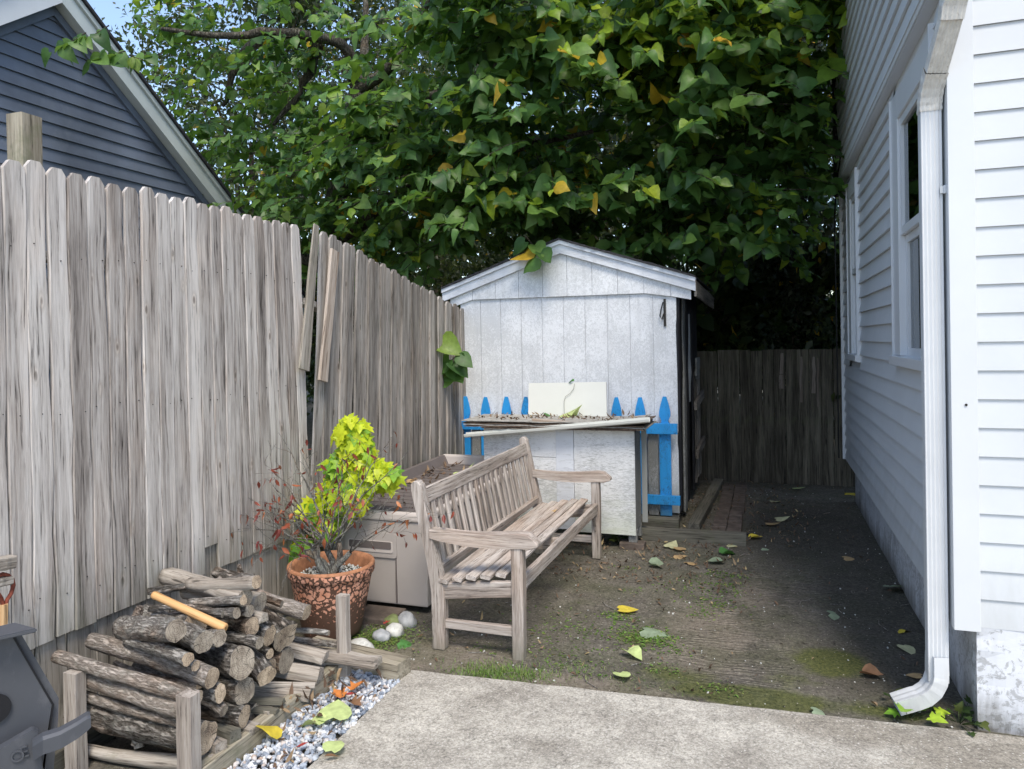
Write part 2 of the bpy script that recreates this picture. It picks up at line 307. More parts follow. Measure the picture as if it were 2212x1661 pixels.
# ground materials (stains with a shape of their own, in world metres)
def gaussmask(n, pos, items, nz):
    tot = None
    for (x, y, rx, ry, a) in items:
        mp = mapping(n, pos, (1/rx, 1/ry, 0), (-x/rx, -y/ry, 0))
        l = N(n, 'ShaderNodeVectorMath', operation='LENGTH'); n.links.new(mp, l.inputs[0])
        g = math_(n, 'MULTIPLY', ramp(n, [(0, 1), (1, 0)], l.outputs['Value']), a)
        tot = g if tot is None else math_(n, 'MAXIMUM', tot, g)
    return ramp(n, [(.32, 0), (.62, 1)], math_(n, 'ADD', tot, math_(n, 'MULTIPLY', math_(n, 'SUBTRACT', nz, .5), 1.0)))
m, n, b = mat('packed_dirt'); g = N(n, 'ShaderNodeNewGeometry'); P = g.outputs['Position']
nz = noise(n, P, 6, 8, .75); nf = noise(n, P, 60, 5, .8); nb = noise(n, P, 1.3, 4)
cc = ramp(n, [(.34, (.04, .036, .031)), (.5, (.125, .112, .094)), (.66, (.27, .245, .205))], math_(n, 'ADD', math_(n, 'MULTIPLY', nf, .6), math_(n, 'MULTIPLY', nz, .4)))
sand = gaussmask(n, P, [(-1.6, 3.45, .6, .3, 1.2), (-.35, 4.1, .42, .9, 1.0), (-.9, 3.35, .9, .18, 1.), (-.1, 4.9, .3, .7, .8), (-.6, 3.3, .5, .1, 1)], nz)
cc = mix(n, math_(n, 'MULTIPLY', sand, .6), cc, ramp(n, [(.3, (.15, .12, .095)), (.55, (.27, .23, .185)), (.75, (.38, .33, .27))], nf))
cc = mix(n, math_(n, 'MULTIPLY', ramp(n, [(.42, 0), (.62, 1)], noise(n, P, 2.4, 7, .75)), .55), cc, ramp(n, [(.35, (.03, .034, .018)), (.5, (.085, .09, .052)), (.7, (.16, .16, .10))], nf))
damp = gaussmask(n, P, [(.6, 5.0, .5, 3., 1.1), (.3, 6.5, 1., 1.6, 1.1), (.45, 3.9, .5, .7, .9)], nz)
cc = mix(n, math_(n, 'MULTIPLY', damp, .6), cc, ramp(n, [(.35, (.02, .019, .016)), (.7, (.085, .078, .062))], nf))
moss = gaussmask(n, P, [(.28, 3.95, .28, .28, 1.2), (-.1, 3.48, .6, .17, 1.25), (.45, 3.5, .4, .12, .8), (-.67, 3.95, .3, .28, .65), (-.45, 3.6, .5, .25, .7), (-2.05, 3.55, .3, .25, .9), (.1, 3.7, .5, .2, .5)], nz)
cc = mix(n, math_(n, 'MULTIPLY', moss, .75), cc, ramp(n, [(.35, (.03, .045, .012)), (.65, (.12, .13, .03))], nf))
# small pale grit
vo = N(n, 'ShaderNodeTexVoronoi'); setin(vo, Scale=55.); n.links.new(P, vo.inputs['Vector'])
sel = math_(n, 'MULTIPLY', ramp(n, [(.14, 1), (.2, 0)], vo.outputs['Distance']), ramp(n, [(.86, 0), (.88, 1)], N(n, 'ShaderNodeSeparateColor').outputs[0]))
sepc = [x for x in n.nodes if x.bl_idname == 'ShaderNodeSeparateColor'][0]; n.links.new(vo.outputs['Color'], sepc.inputs[0])
cc = mix(n, sel, cc, (.42, .38, .33))
n.links.new(cc, b.inputs['Base Color']); setin(b, Roughness=.95); b.inputs['Specular IOR Level'].default_value = .15
wv = N(n, 'ShaderNodeTexWave', wave_type='BANDS', bands_direction='Y'); setin(wv, Scale=8., Distortion=14., Detail=3.); wv.inputs['Detail Scale'].default_value = 1.1
n.links.new(mapping(n, P, (.35, 1.2, 1)), wv.inputs['Vector'])
rip = math_(n, 'MULTIPLY', math_(n, 'MULTIPLY', wv.outputs['Fac'], ramp(n, [(.4, 0), (.6, 1)], nz)), gaussmask(n, P, [(-.2, 4.1, .5, 1.1, 1.1), (.1, 5.2, .6, 1.0, 1.)], nb))
hh = math_(n, 'ADD', math_(n, 'ADD', math_(n, 'MULTIPLY', nf, .5), nz), math_(n, 'MULTIPLY', rip, .8))
bump(n, b, hh, .8, .018); M['dirt'] = m
m, n, b = mat('aggregate_concrete'); g = N(n, 'ShaderNodeNewGeometry'); P = g.outputs['Position']
nf = noise(n, P, 85, 5, .85); nz = noise(n, P, 3, 6, .65); nb = noise(n, P, 28, 4, .7)
cc = ramp(n, [(.36, (.17, .16, .145)), (.5, (.42, .40, .365)), (.64, (.70, .67, .62))], math_(n, 'ADD', math_(n, 'MULTIPLY', nf, .72), math_(n, 'MULTIPLY', nb, .28)))
cc = mix(n, 1, cc, ramp(n, [(.3, (.62, .60, .57)), (.62, (1.05, 1.04, 1.0))], nz), 'MULTIPLY')
drt = gaussmask(n, P, [(.9, 3.0, .9, .9, 1.), (.3, 3.25, .6, .25, .9), (-.9, 2.75, .25, .25, .5)], noise(n, P, 7, 6, .7))
cc = mix(n, math_(n, 'MULTIPLY', drt, .5), cc, mix(n, 1, cc, (.42, .38, .33), 'MULTIPLY'))
vo = N(n, 'ShaderNodeTexVoronoi'); setin(vo, Scale=45.); n.links.new(mapping(n, P, (1, 1.2, 1), (0, 0, 0), (0, 0, .5)), vo.inputs['Vector'])
cc = mix(n, ramp(n, [(.12, .85), (.2, 0)], vo.outputs['Distance']), cc, (.56, .54, .50))
vc = N(n, 'ShaderNodeTexVoronoi', feature='DISTANCE_TO_EDGE'); setin(vc, Scale=1.1)
nd = N(n, 'ShaderNodeTexNoise'); setin(nd, Scale=4., Detail=5.); n.links.new(P, nd.inputs['Vector'])
va = N(n, 'ShaderNodeVectorMath', operation='ADD'); n.links.new(P, va.inputs[0]); n.links.new(nd.outputs['Color'], va.inputs[1]); n.links.new(va.outputs[0], vc.inputs['Vector'])
cc = mix(n, ramp(n, [(.0, .55), (.006, 0)], vc.outputs['Distance']), cc, (.08, .075, .065))
n.links.new(cc, b.inputs['Base Color']); setin(b, Roughness=.9); b.inputs['Specular IOR Level'].default_value = .2
bump(n, b, math_(n, 'ADD', nf, nb), .6, .006); M['concrete'] = m
m, n, b = mat('crushed_marble'); g = N(n, 'ShaderNodeNewGeometry')
c = ramp(n, [(0, (.16, .19, .24)), (.35, (.32, .36, .42)), (.6, (.50, .53, .57)), (.85, (.68, .68, .68)), (1, (.40, .30, .24))], g.outputs['Random Per Island'])
tc = N(n, 'ShaderNodeTexCoord'); c = mix(n, .5, c, mix(n, 1, c, ramp(n, [(.35, .6), (.65, 1.3)], noise(n, tc.outputs['Object'], 70, 4, .7)), 'MULTIPLY'))
n.links.new(c, b.inputs['Base Color']); setin(b, Roughness=.75); M['gravel'] = m

grime(M['foundation'], 0, .35, (.13, .12, .10), .8); grime(M['vinyl'], .4, 1.2, (.40, .41, .40), .4); grime(M['downspout'], .0, .5, (.33, .32, .29), .5)
grime(M['shedwhite'], .1, .9, (.34, .36, .33), .6); grime(M['fence'], .4, 1.1, (.19, .20, .14), .45); grime(M['fence2'], .4, 1.2, (.14, .15, .10), .45); grime(M['blue'], .1, .35, (.06, .13, .18), .7); grime(M['bench'], 0, .25, (.16, .15, .11), .6)
# ------------------------------------------------------------ helpers
def base(o): return o.matrix_world.translation.copy()
def tag(o, label, cat, group=None):
    o['label'] = label; o['category'] = cat
    if group: o['group'] = group
    return o
def thing(name, label, cat, loc=(0, 0, 0), group=None):
    o = bpy.data.objects.new(name, None); COL.objects.link(o); o.empty_display_size = .1
    o.matrix_world = Matrix.Translation(Vector(loc)); o.location = loc
    return tag(o, label, cat, group)
WP = {}                                             # world placement of every object built
def link(name, me, mats, parent=None, world=None, smooth=False):
    o = bpy.data.objects.new(name, me); COL.objects.link(o)
    for mm in (mats if isinstance(mats, (list, tuple)) else [mats]): me.materials.append(mm)
    world = world or Matrix.Identity(4)
    if parent is not None:
        pw = WP.get(parent.name) or Matrix.Translation(parent.location)
        o.parent = parent; o.matrix_parent_inverse = Matrix.Identity(4)
        loc = pw.inverted() @ world
        o.matrix_basis = loc
    else: o.matrix_basis = world
    WP[o.name] = world
    if smooth:
        for p in me.polygons: p.use_smooth = True
    return o
def obj(name, bm, mats, parent=None, world=None, smooth=False, recalc=True):
    if recalc: bmesh.ops.recalc_face_normals(bm, faces=bm.faces)
    me = bpy.data.meshes.new(name); bm.to_mesh(me); bm.free()
    return link(name, me, mats, parent, world, smooth)
def box(bm, lo, hi, bev=0, mi=0):
    x0, y0, z0 = lo; x1, y1, z1 = hi
    if bev > 0:
        t = bmesh.new(); bmesh.ops.create_cube(t, size=1)
        for v in t.verts: v.co = Vector(((x0+x1)/2+v.co.x*(x1-x0), (y0+y1)/2+v.co.y*(y1-y0), (z0+z1)/2+v.co.z*(z1-z0)))
        bmesh.ops.bevel(t, geom=t.edges[:], offset=bev, segments=2, affect='EDGES', profile=.6)
        mp = {}
        for v in t.verts: mp[v] = bm.verts.new(v.co)
        for f in t.faces: bm.faces.new([mp[v] for v in f.verts]).material_index = mi
        t.free(); return
    vs = [bm.verts.new(c) for c in ((x0, y0, z0), (x1, y0, z0), (x1, y1, z0), (x0, y1, z0), (x0, y0, z1), (x1, y0, z1), (x1, y1, z1), (x0, y1, z1))]
    for f in ((0, 3, 2, 1), (4, 5, 6, 7), (0, 1, 5, 4), (1, 2, 6, 5), (2, 3, 7, 6), (3, 0, 4, 7)):
        bm.faces.new([vs[i] for i in f]).material_index = mi
def prism(bm, pts, ext, mi=0):
    """pts: planar loop of Vectors, ext: Vector extrusion"""
    a = [bm.verts.new(p) for p in pts]; b = [bm.verts.new(Vector(p)+Vector(ext)) for p in pts]
    bm.faces.new(a[::-1]).material_index = mi; bm.faces.new(b).material_index = mi
    k = len(pts)
    for i in range(k): bm.faces.new((a[i], a[(i+1) % k], b[(i+1) % k], b[i])).material_index = mi
def orient(p0, p1, upv=(0, 0, 1)):
    """matrix with local Z from p0 to p1, local Y near upv"""
    p0, p1 = Vector(p0), Vector(p1); z = (p1-p0).normalized(); u = Vector(upv)
    if abs(z.dot(u.normalized())) > .98: u = Vector((0, 1, 0))
    x = u.cross(z).normalized(); y = z.cross(x)
    mm = Matrix((x, y, z)).transposed().to_4x4(); mm.translation = p0
    return mm, (p1-p0).length
def plank(name, p0, p1, wx, ty, mats, parent=None, upv=(0, 0, 1), seg=5, jit=.0015, ch=.004, top=None, bend=0, taper=0):
    """board from p0 to p1, wx wide (local X), ty thick (local Y); chamfered, slightly uneven"""
    mw, L = orient(p0, p1, upv); bm = bmesh.new(); rings = []
    a, b = wx/2, ty/2; c = min(ch, a*.5, b*.5)
    prof = [(-a+c, -b), (a-c, -b), (a, -b+c), (a, b-c), (a-c, b), (-a+c, b), (-a, b-c), (-a, -b+c)]
    for i in range(seg+1):
        t = i/seg; ox, oy = random.uniform(-jit, jit), random.uniform(-jit, jit)*.7 + bend*math.sin(math.pi*t)
        s = 1+random.uniform(-.5, .5)*jit/max(a, .01) - taper*t
        rings.append([bm.verts.new((x*s+ox, y*s+oy, t*L)) for x, y in prof])
    if top == 'dogear':                      # clipped corners
        hw = a*.45; z0 = L-a*.55
        for v in rings[-1]: v.co.z = z0
        r2 = [bm.verts.new((max(-hw, min(hw, x)), y, L)) for x, y in prof]; rings.append(r2)
    for r1, r2 in zip(rings, rings[1:]):
        for i in range(8): bm.faces.new((r1[i], r1[(i+1) % 8], r2[(i+1) % 8], r2[i]))
    bm.faces.new(rings[0][::-1]); bm.faces.new(rings[-1])
    return obj(name, bm, mats, parent, mw, recalc=True)
def tube(bm, pts, rad, sides=6, mi=0, cap=True):
    rings = []; prevx = None
    for i, p in enumerate(pts):
        p = Vector(p); d = (Vector(pts[min(i+1, len(pts)-1)])-Vector(pts[max(i-1, 0)])).normalized()
        x = (prevx - d*prevx.dot(d)) if prevx is not None else d.orthogonal()
        if x.length < 1e-5: x = d.orthogonal()
        x = x.normalized(); y = d.cross(x); prevx = x
        r = rad[i] if hasattr(rad, '__len__') else rad
        rings.append([bm.verts.new(p+(x*math.cos(2*math.pi*k/sides)+y*math.sin(2*math.pi*k/sides))*r) for k in range(sides)])
    for a, b in zip(rings, rings[1:]):
        for k in range(sides): bm.faces.new((a[k], a[(k+1) % sides], b[(k+1) % sides], b[k])).material_index = mi
    if cap: bm.faces.new(rings[0][::-1]).material_index = mi; bm.faces.new(rings[-1]).material_index = mi
def lathe(bm, prof, seg=40, mi=0):
    rings = [[bm.verts.new((r*math.cos(2*math.pi*k/seg), r*math.sin(2*math.pi*k/seg), z)) for k in range(seg)] for r, z in prof]
    for a, b in zip(rings, rings[1:]):
        for k in range(seg): bm.faces.new((a[k], a[(k+1) % seg], b[(k+1) % seg], b[k])).material_index = mi
def struct(o): o['kind'] = 'structure'; return o
def stuff(o): o['kind'] = 'stuff'; return o

# leaf templates (x across, y to tip, z up)
def heart():
    half = [(.22, -.14), (.43, -.03), (.51, .20), (.43, .50), (.19, .82)]
    mids = [(0, 0), (0, .3), (0, .62), (0, 1.05)]
    V = [(0, y, -.10*(y**2)*1.3+.0) for x, y in mids]
    for s in (1, -1):
        V += [(s*x, y, .24*x*x - .13*y*y) for x, y in half]
    Fs = []
    for s, o in ((1, 4), (-1, 9)):
        q = [[0, o, o+1, o+2, 1], [1, o+2, o+3, 2], [2, o+3, o+4, 3]]
        Fs += [f if s == 1 else f[::-1] for f in q]
    return np.array(V), Fs
def lobed():
    out = [(.10, -.10), (.42, -.05), (.28, .16), (.52, .42), (.26, .48), (.20, .66)]
    mids = [(0, 0), (0, .3), (0, .6), (0, 1.0)]
    V = [(0, y, -.1*y*y) for x, y in mids]
    for s in (1, -1): V += [(s*x, y, .15*x-.12*y*y) for x, y in out]
    Fs = []
    for s, o in ((1, 4), (-1, 10)):
        q = [[0, o, o+1, o+2], [0, o+2, 1], [1, o+2, o+3, o+4], [1, o+4, 2], [2, o+4, o+5, 3]]
        Fs += [f if s == 1 else f[::-1] for f in q]
    return np.array(V), Fs
def diamond():
    return np.array([(0, 0, 0), (.3, .4, .08), (0, 1, -.06), (-.3, .4, .08), (0, .45, -.02)]), [[0, 1, 4], [1, 2, 4], [2, 3, 4], [3, 0, 4]]
def oval():
    return np.array([(0, 0, 0), (.17, .25, .04), (.2, .55, .02), (0, 1, -.1), (-.2, .55, .02), (-.17, .25, .04), (0, .5, -.06)]), [[0, 1, 6], [1, 2, 6], [2, 3, 6], [3, 4, 6], [4, 5, 6], [5, 0, 6]]
HEART, LOBED, DIAM, OVAL = heart(), lobed(), diamond(), oval()
def blade():
    return np.array([(-.06, 0, 0), (.06, 0, 0), (.04, .6, .1), (-.04, .6, .1), (0, 1, .28)]), [[0, 1, 2, 3], [3, 2, 4]]
BLADE = blade()
def norm(a): return a/np.maximum(np.linalg.norm(a, axis=1, keepdims=True), 1e-9)
def leaves(name, T, pos, tip, nrm, scale, mats, parent=None, mi=None, world=None, curl=0):
    V, Fs = T; pos = np.asarray(pos, float); k = len(pos)
    tip = norm(np.asarray(tip, float)); nrm = np.asarray(nrm, float)
    nrm = norm(nrm - tip*np.sum(nrm*tip, 1, keepdims=True)); sx = np.cross(tip, nrm)
    s = np.asarray(scale, float).reshape(-1, 1, 1)
    VV = np.repeat(V[None], k, 0).copy()
    if curl: VV[:, :, 2] += rng.uniform(-curl, curl, (k, 1))*VV[:, :, 0]**2*3 + rng.uniform(-curl, curl, (k, 1))*VV[:, :, 1]**2
    P = pos[:, None] + s*(VV[:, :, 0:1]*sx[:, None]+VV[:, :, 1:2]*tip[:, None]+VV[:, :, 2:3]*nrm[:, None])
    nv = len(V); P = P.reshape(-1, 3)
    loops = np.concatenate([np.array(f) for f in Fs]); cnt = np.array([len(f) for f in Fs])
    L = (loops[None]+np.arange(k)[:, None]*nv).ravel(); C = np.tile(cnt, k)
    me = bpy.data.meshes.new(name); me.vertices.add(len(P)); me.vertices.foreach_set('co', P.ravel())
    me.loops.add(len(L)); me.loops.foreach_set('vertex_index', L.astype(np.int32))
    me.polygons.add(len(C)); me.polygons.foreach_set('loop_start', np.concatenate([[0], np.cumsum(C)[:-1]]).astype(np.int32))
    if mi is not None: me.polygons.foreach_set('material_index', np.repeat(mi, len(Fs)).astype(np.int32))
    me.update(calc_edges=True)
    if parent is not None and world is None: world = None
    o = link(name, me, mats, parent, Matrix.Identity(4), True)
    return o
def ivec(v, k): return np.repeat(np.array(v, float)[None], k, 0)

# ------------------------------------------------------------ ground
bm = bmesh.new()
def gz(x, y):
    return .012*mnoise.noise(Vector((x*1.3, y*1.3, 0))) + .006*mnoise.noise(Vector((x*5, y*5, 3))) - .004
xs = [-400, -60, -20, -8] + [-5+i*.12 for i in range(59)] + [8, 20, 60, 400]
ys = [-400, -60, -10, 0] + [1.5+i*.12 for i in range(76)] + [14, 25, 60, 400]
grid = [[bm.verts.new((x, y, gz(x, y) if -5 < x < 2.1 and 1 < y < 11 else -.004)) for y in ys] for x in xs]
for i in range(len(xs)-1):
    for j in range(len(ys)-1): bm.faces.new((grid[i][j], grid[i+1][j], grid[i+1][j+1], grid[i][j+1]))
struct(obj('ground', bm, M['dirt'], smooth=True))
bm = bmesh.new()                                   # the poured slab, slightly ragged edge
edge = []
for i in range(61):
    t = i/60; edge.append(Vector((-1.68+t*2.5, 3.215+t*.16+.012*mnoise.noise(Vector((t*60, 0, 0)))+.01*mnoise.noise(Vector((t*17, 4, 0))), 0)))
left = [Vector((-1.655+.01*mnoise.noise(Vector((0, t*9., 2)))-.01*t/12, .0+t*.28, 0)) for t in range(12)]
ring = [Vector((-1.655, -6, 0))] + left + edge + [Vector((3.4, 3.44, 0)), Vector((5, -6, 0))]
prism(bm, [p+Vector((0, 0, -.08)) for p in ring], (0, 0, .102))
struct(obj('concrete_patio', bm, M['concrete']))

# gravel strip between slab and wood rack
def stones(name, k, region, smin, smax, zf, matn, parent=None):
    bm = bmesh.new(); bmesh.ops.create_icosphere(bm, subdivisions=1, radius=1)
    V = np.array([v.co[:] for v in bm.verts]); Fs = [[v.index for v in f.verts] for f in bm.faces]; bm.free()
    Ps = []; Ls = []; nv = len(V)
    for i in range(k):
        x, y = region(); s = random.uniform(smin, smax)
        Rm = np.array(Matrix.Rotation(random.uniform(0, 6.3), 3, Vector((random.random()-.5, random.random()-.5, random.random()-.5+.01))))
        v = V*np.array([1, random.uniform(.6, .9), random.uniform(.45, .8)])*s
        v = v*(1+rng.uniform(-.22, .22, (nv, 1)))
        Ps.append(v@Rm.T+np.array([x, y, zf(x, y, i)]))
    P = np.concatenate(Ps); me = bpy.data.meshes.new(name)
    faces = [[a+j*nv for a in f] for j in range(k) for f in Fs]
    me.from_pydata(P.tolist(), [], faces); me.update()
    return link(name, me, matn, parent)
def greg():
    y = random.uniform(1.7, 3.13); return random.uniform(-1.945, -1.665), y
stuff(stones('gravel', 2600, greg, .008, .017, lambda x, y, i: .004+.018*(i/2600)+random.uniform(0, .012), M['gravel']))
stuff(stones('loose_grey_stones', 60, lambda: (random.uniform(-2.75, -2.6), random.uniform(1.75, 2.15)), .015, .03, lambda x, y, i: .02+.04*(i/60), M['gravel']))

# ------------------------------------------------------------ tall fence on the left
FX = -2.72
t_fence = t = thing('board_fence', 'tall weathered grey dog-eared board fence on the left, level top', 'fence', (FX, 2.0, 0))
y = 1.30; i = 0
while y < 3.95:
    tp = 2.352+random.uniform(-.008, .008)+(.012 if i % 3 == 0 else 0)
    lean = random.uniform(-.004, .004) - .06*max(0, y-2.9)
    zb = .465+random.uniform(-.006, .006)
    if abs(y-3.02) < .05: zb = .60
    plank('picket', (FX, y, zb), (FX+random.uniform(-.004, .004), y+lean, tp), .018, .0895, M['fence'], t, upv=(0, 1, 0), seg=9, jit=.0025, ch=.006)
    # the dog ear is cut from the board's width, so rebuild its top
    i += 1; y += .0922
y = 1.35
while y < 4.3:
    plank('lower_board', (FX-.022, y, .02), (FX-.022, y, .60+random.uniform(0, .02)), .018, .132, M['fencelow'], t, upv=(0, 1, 0), seg=4, jit=.002)
    y += .137
plank('rail', (FX-.05, 1.1, .62), (FX-.05, 3.86, .62), .09, .04, M['fencelow'], t)
plank('rail', (FX-.05, 1.1, 2.0), (FX-.05, 3.86, 2.0), .09, .04, M['fencelow'], t)
plank('rail', (FX-.05, 1.1, 1.35), (FX-.05, 3.86, 1.35), .09, .04, M['fencelow'], t)
# dog-ear tops
def dogear(o, half):
    me = o.data; zt = max(v.co.z for v in me.vertices)
    bm = bmesh.new(); bm.from_mesh(me)
    for s in (1, -1):
        # plane cutting the corner in local Y/Z
        nrm = Vector((0, s*.8, .6)).normalized(); co = Vector((0, s*half*.42, zt))
        g = bm.verts[:]+bm.edges[:]+bm.faces[:]
        r = bmesh.ops.bisect_plane(bm, geom=g, plane_co=co, plane_no=nrm, clear_outer=True)
        e = [x for x in r['geom_cut'] if isinstance(x, bmesh.types.BMEdge)]
        if e: bmesh.ops.contextual_create(bm, geom=e)
    bm.to_mesh(me); bm.free()
for o in [c for c in COL.objects if c.parent == t and c.name.startswith('picket')]: dogear(o, .045)
tf2 = thing('sagging_fence', 'sagging grey board fence whose top slopes down towards the white shed', 'fence', (FX, 4.0, 0))
y = 3.968; i = 0
while y < 6.78:
    u = (y-4.05)/2.3; tp = 2.30-.40*u+random.uniform(-.012, .012); lean = .10-.065*u
    xo = .012*(i % 2)
    zb = .47 if y < 4.4 else .1
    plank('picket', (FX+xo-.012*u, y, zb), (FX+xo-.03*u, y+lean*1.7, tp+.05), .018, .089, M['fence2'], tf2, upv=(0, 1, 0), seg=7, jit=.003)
    i += 1; y += .0905
for o in [c for c in COL.objects if c.parent == tf2 and c.name.startswith('picket')]: dogear(o, .045)
plank('rail', (FX-.06, 3.95, 1.9), (FX-.06, 6.8, 1.4), .09, .04, M['fencelow'], tf2)
plank('rail', (FX-.06, 3.95, .62), (FX-.06, 6.8, .62), .09, .04, M['fencelow'], tf2)
a, b_ = at(683, 486, X=-2.69), at(656, 799, X=-2.66)
plank('loose_board', b_, a, .02, .10, M['fencelow'], tf2, upv=(0, 1, 0), taper=.45)
a, b_ = at(723, 541, X=-2.68), at(697, 823, X=-2.66)
plank('nailed_board', b_, a, .02, .088, M['brownwood'], tf2, upv=(0, 1, 0))
p = plank('fence_post', (-2.80, 2.155, 0), (-2.80, 2.155, 2.56), .085, .09, M['timber'], None, upv=(0, 1, 0), seg=6)
tag(p, 'thick square wooden post standing taller than the fence at far left', 'post')

# ------------------------------------------------------------ lap siding
def siding(bm, O, A, Nn, rows, e, thick=.012):
    """rows: list of (z, [(a0,a1),...]) ; O origin, A along, Nn outward"""
    O, A, Nn = Vector(O), Vector(A), Vector(Nn)
    for z, z1, ivs in rows:
        for a0, a1, b0, b1 in ivs:      # a at the bottom, b at the top
            p = [O+A*a0+Nn*thick+Vector((0, 0, z)), O+A*a1+Nn*thick+Vector((0, 0, z)), O+A*b1+Nn*.0015+Vector((0, 0, z1)), O+A*b0+Nn*.0015+Vector((0, 0, z1))]
            f = [bm.verts.new(q) for q in p]; bm.faces.new(f)
            q = [O+A*a0+Vector((0, 0, z+.001)), O+A*a1+Vector((0, 0, z+.001)), p[1], p[0]]
            bm.faces.new([bm.verts.new(k) for k in q])
def rows_rect(z0, z1, e, a0, a1, holes=()):
    out = []; z = z0
    while z < z1-1e-4:
        zt = min(z+e, z1); cur = [(a0, a1)]
        for h0, h1, hz0, hz1 in holes:
            if zt > hz0+.01 and z < hz1-.01:
                nx = []
                for s, q in cur:
                    if h1 <= s or h0 >= q: nx.append((s, q)); continue
                    if h0 > s: nx.append((s, h0))
                    if h1 < q: nx.append((h1, q))
                cur = nx
        out.append((z, zt, [(s, q, s, q) for s, q in cur])); z += e
    return out

# ------------------------------------------------------------ white house on the right
hs = thing('white_house', 'white vinyl-sided house along the right edge with two side windows', 'house', (.8, 3.44, 0))
WX = .74; E_ = .1165
wins = [(3.74, 4.85, 1.50, 3.00), (6.62, 7.36, 1.46, 2.99)]
bm = bmesh.new()
hole = [(a-.02, b-.0, c-.05, d) for a, b, c, d in wins]
siding(bm, (WX, 0, 0), (0, 1, 0), (-1, 0, 0), rows_rect(.41, 3.08, E_, 3.47, 7.92, hole), E_, .022)
obj('side_siding', bm, M['vinyl'], hs, recalc=False)
bm = bmesh.new()
siding(bm, (WX-.05, 0, 0), (0, 1, 0), (-1, 0, 0), rows_rect(3.12, 5.4, E_, 3.47, 7.92), E_, .018)
obj('upper_side_siding', bm, M['vinyl'], hs, recalc=False)
bm = bmesh.new(); box(bm, (WX-.055, 3.3, 3.085), (WX+.03, 7.92, 3.118)); box(bm, (WX-.062, 3.3, 3.09), (WX-.056, 7.92, 3.15))
obj('frieze_board', bm, M['vinylsoft'], hs)
bm = bmesh.new()
siding(bm, (0, 3.45, 0), (1, 0, 0), (0, -1, 0), rows_rect(.42, 5.4, E_, .80, 6.4), E_, .011)
obj('front_siding', bm, M['vinyl'], hs, recalc=False)
bm = bmesh.new()                                    # wall core
def coreface(bm, ys_, zs):
    for j in range(len(ys_)-1):
        for k in range(len(zs)-1):
            yc, zc = (ys_[j]+ys_[j+1])/2, (zs[k]+zs[k+1])/2
            if any(a < yc < b and c < zc < d for a, b, c, d in wins): continue
            box(bm, (WX+.002, ys_[j], zs[k]), (WX+.12, ys_[j+1], zs[k+1]))
coreface(bm, [3.47, wins[0][0], wins[0][1], wins[1][0], wins[1][1], 7.92], [.42, 1.46, 1.5, 2.99, 3.0, 5.45])
box(bm, (.86, 3.47, .42), (6.4, 3.57, 5.45)); box(bm, (.862, 7.80, .42), (6.4, 7.9, 5.45))
obj('wall_core', bm, M['vinylsoft'], hs)
bm = bmesh.new(); box(bm, (.80, 3.53, -.1), (6.4, 7.85, .415)); 
obj('foundation', bm, M['foundation'], hs)
bm = bmesh.new()
gx = [(.795+i*.1) for i in range(33)]; gzz = [-.05+.047*i for i in range(11)]
vv = [[bm.verts.new((x, 3.445+.012*mnoise.noise(Vector((x*6, z*6, 1)))+.006*mnoise.noise(Vector((x*20, z*20, 5))), z)) for z in gzz] for x in gx]
for i in range(len(gx)-1):
    for j in range(len(gzz)-1): bm.faces.new((vv[i][j], vv[i+1][j], vv[i+1][j+1], vv[i][j+1]))
box(bm, (.80, 3.455, -.1), (4, 3.525, .418))
obj('rough_parging', bm, M['foundation'], hs, smooth=False)
bm = bmesh.new(); box(bm, (.712, 3.425, .405), (.808, 3.447, 5.42), .002); box(bm, (.712, 3.4475, .405), (.726, 3.55, 5.42), .002)
obj('corner_board', bm, M['vinylsoft'], hs)
bm = bmesh.new(); tube(bm, [(.765, 3.427, 1.33), (.765, 3.420, 1.33)], .005, 8); obj('screw_hole', bm, M['iron'], hs)
bm = bmesh.new(); box(bm, (.70, 7.921, .40), (.755, 7.96, 5.42)); obj('far_corner_trim', bm, M['vinylsoft'], hs)
bm = bmesh.new(); box(bm, (.655, 7.88, 3.0), (.72, 7.99, 5.42)); obj('shaded_rake_edge', bm, M['black'], hs)  # dark strip at the rake, its shade put into the black colour
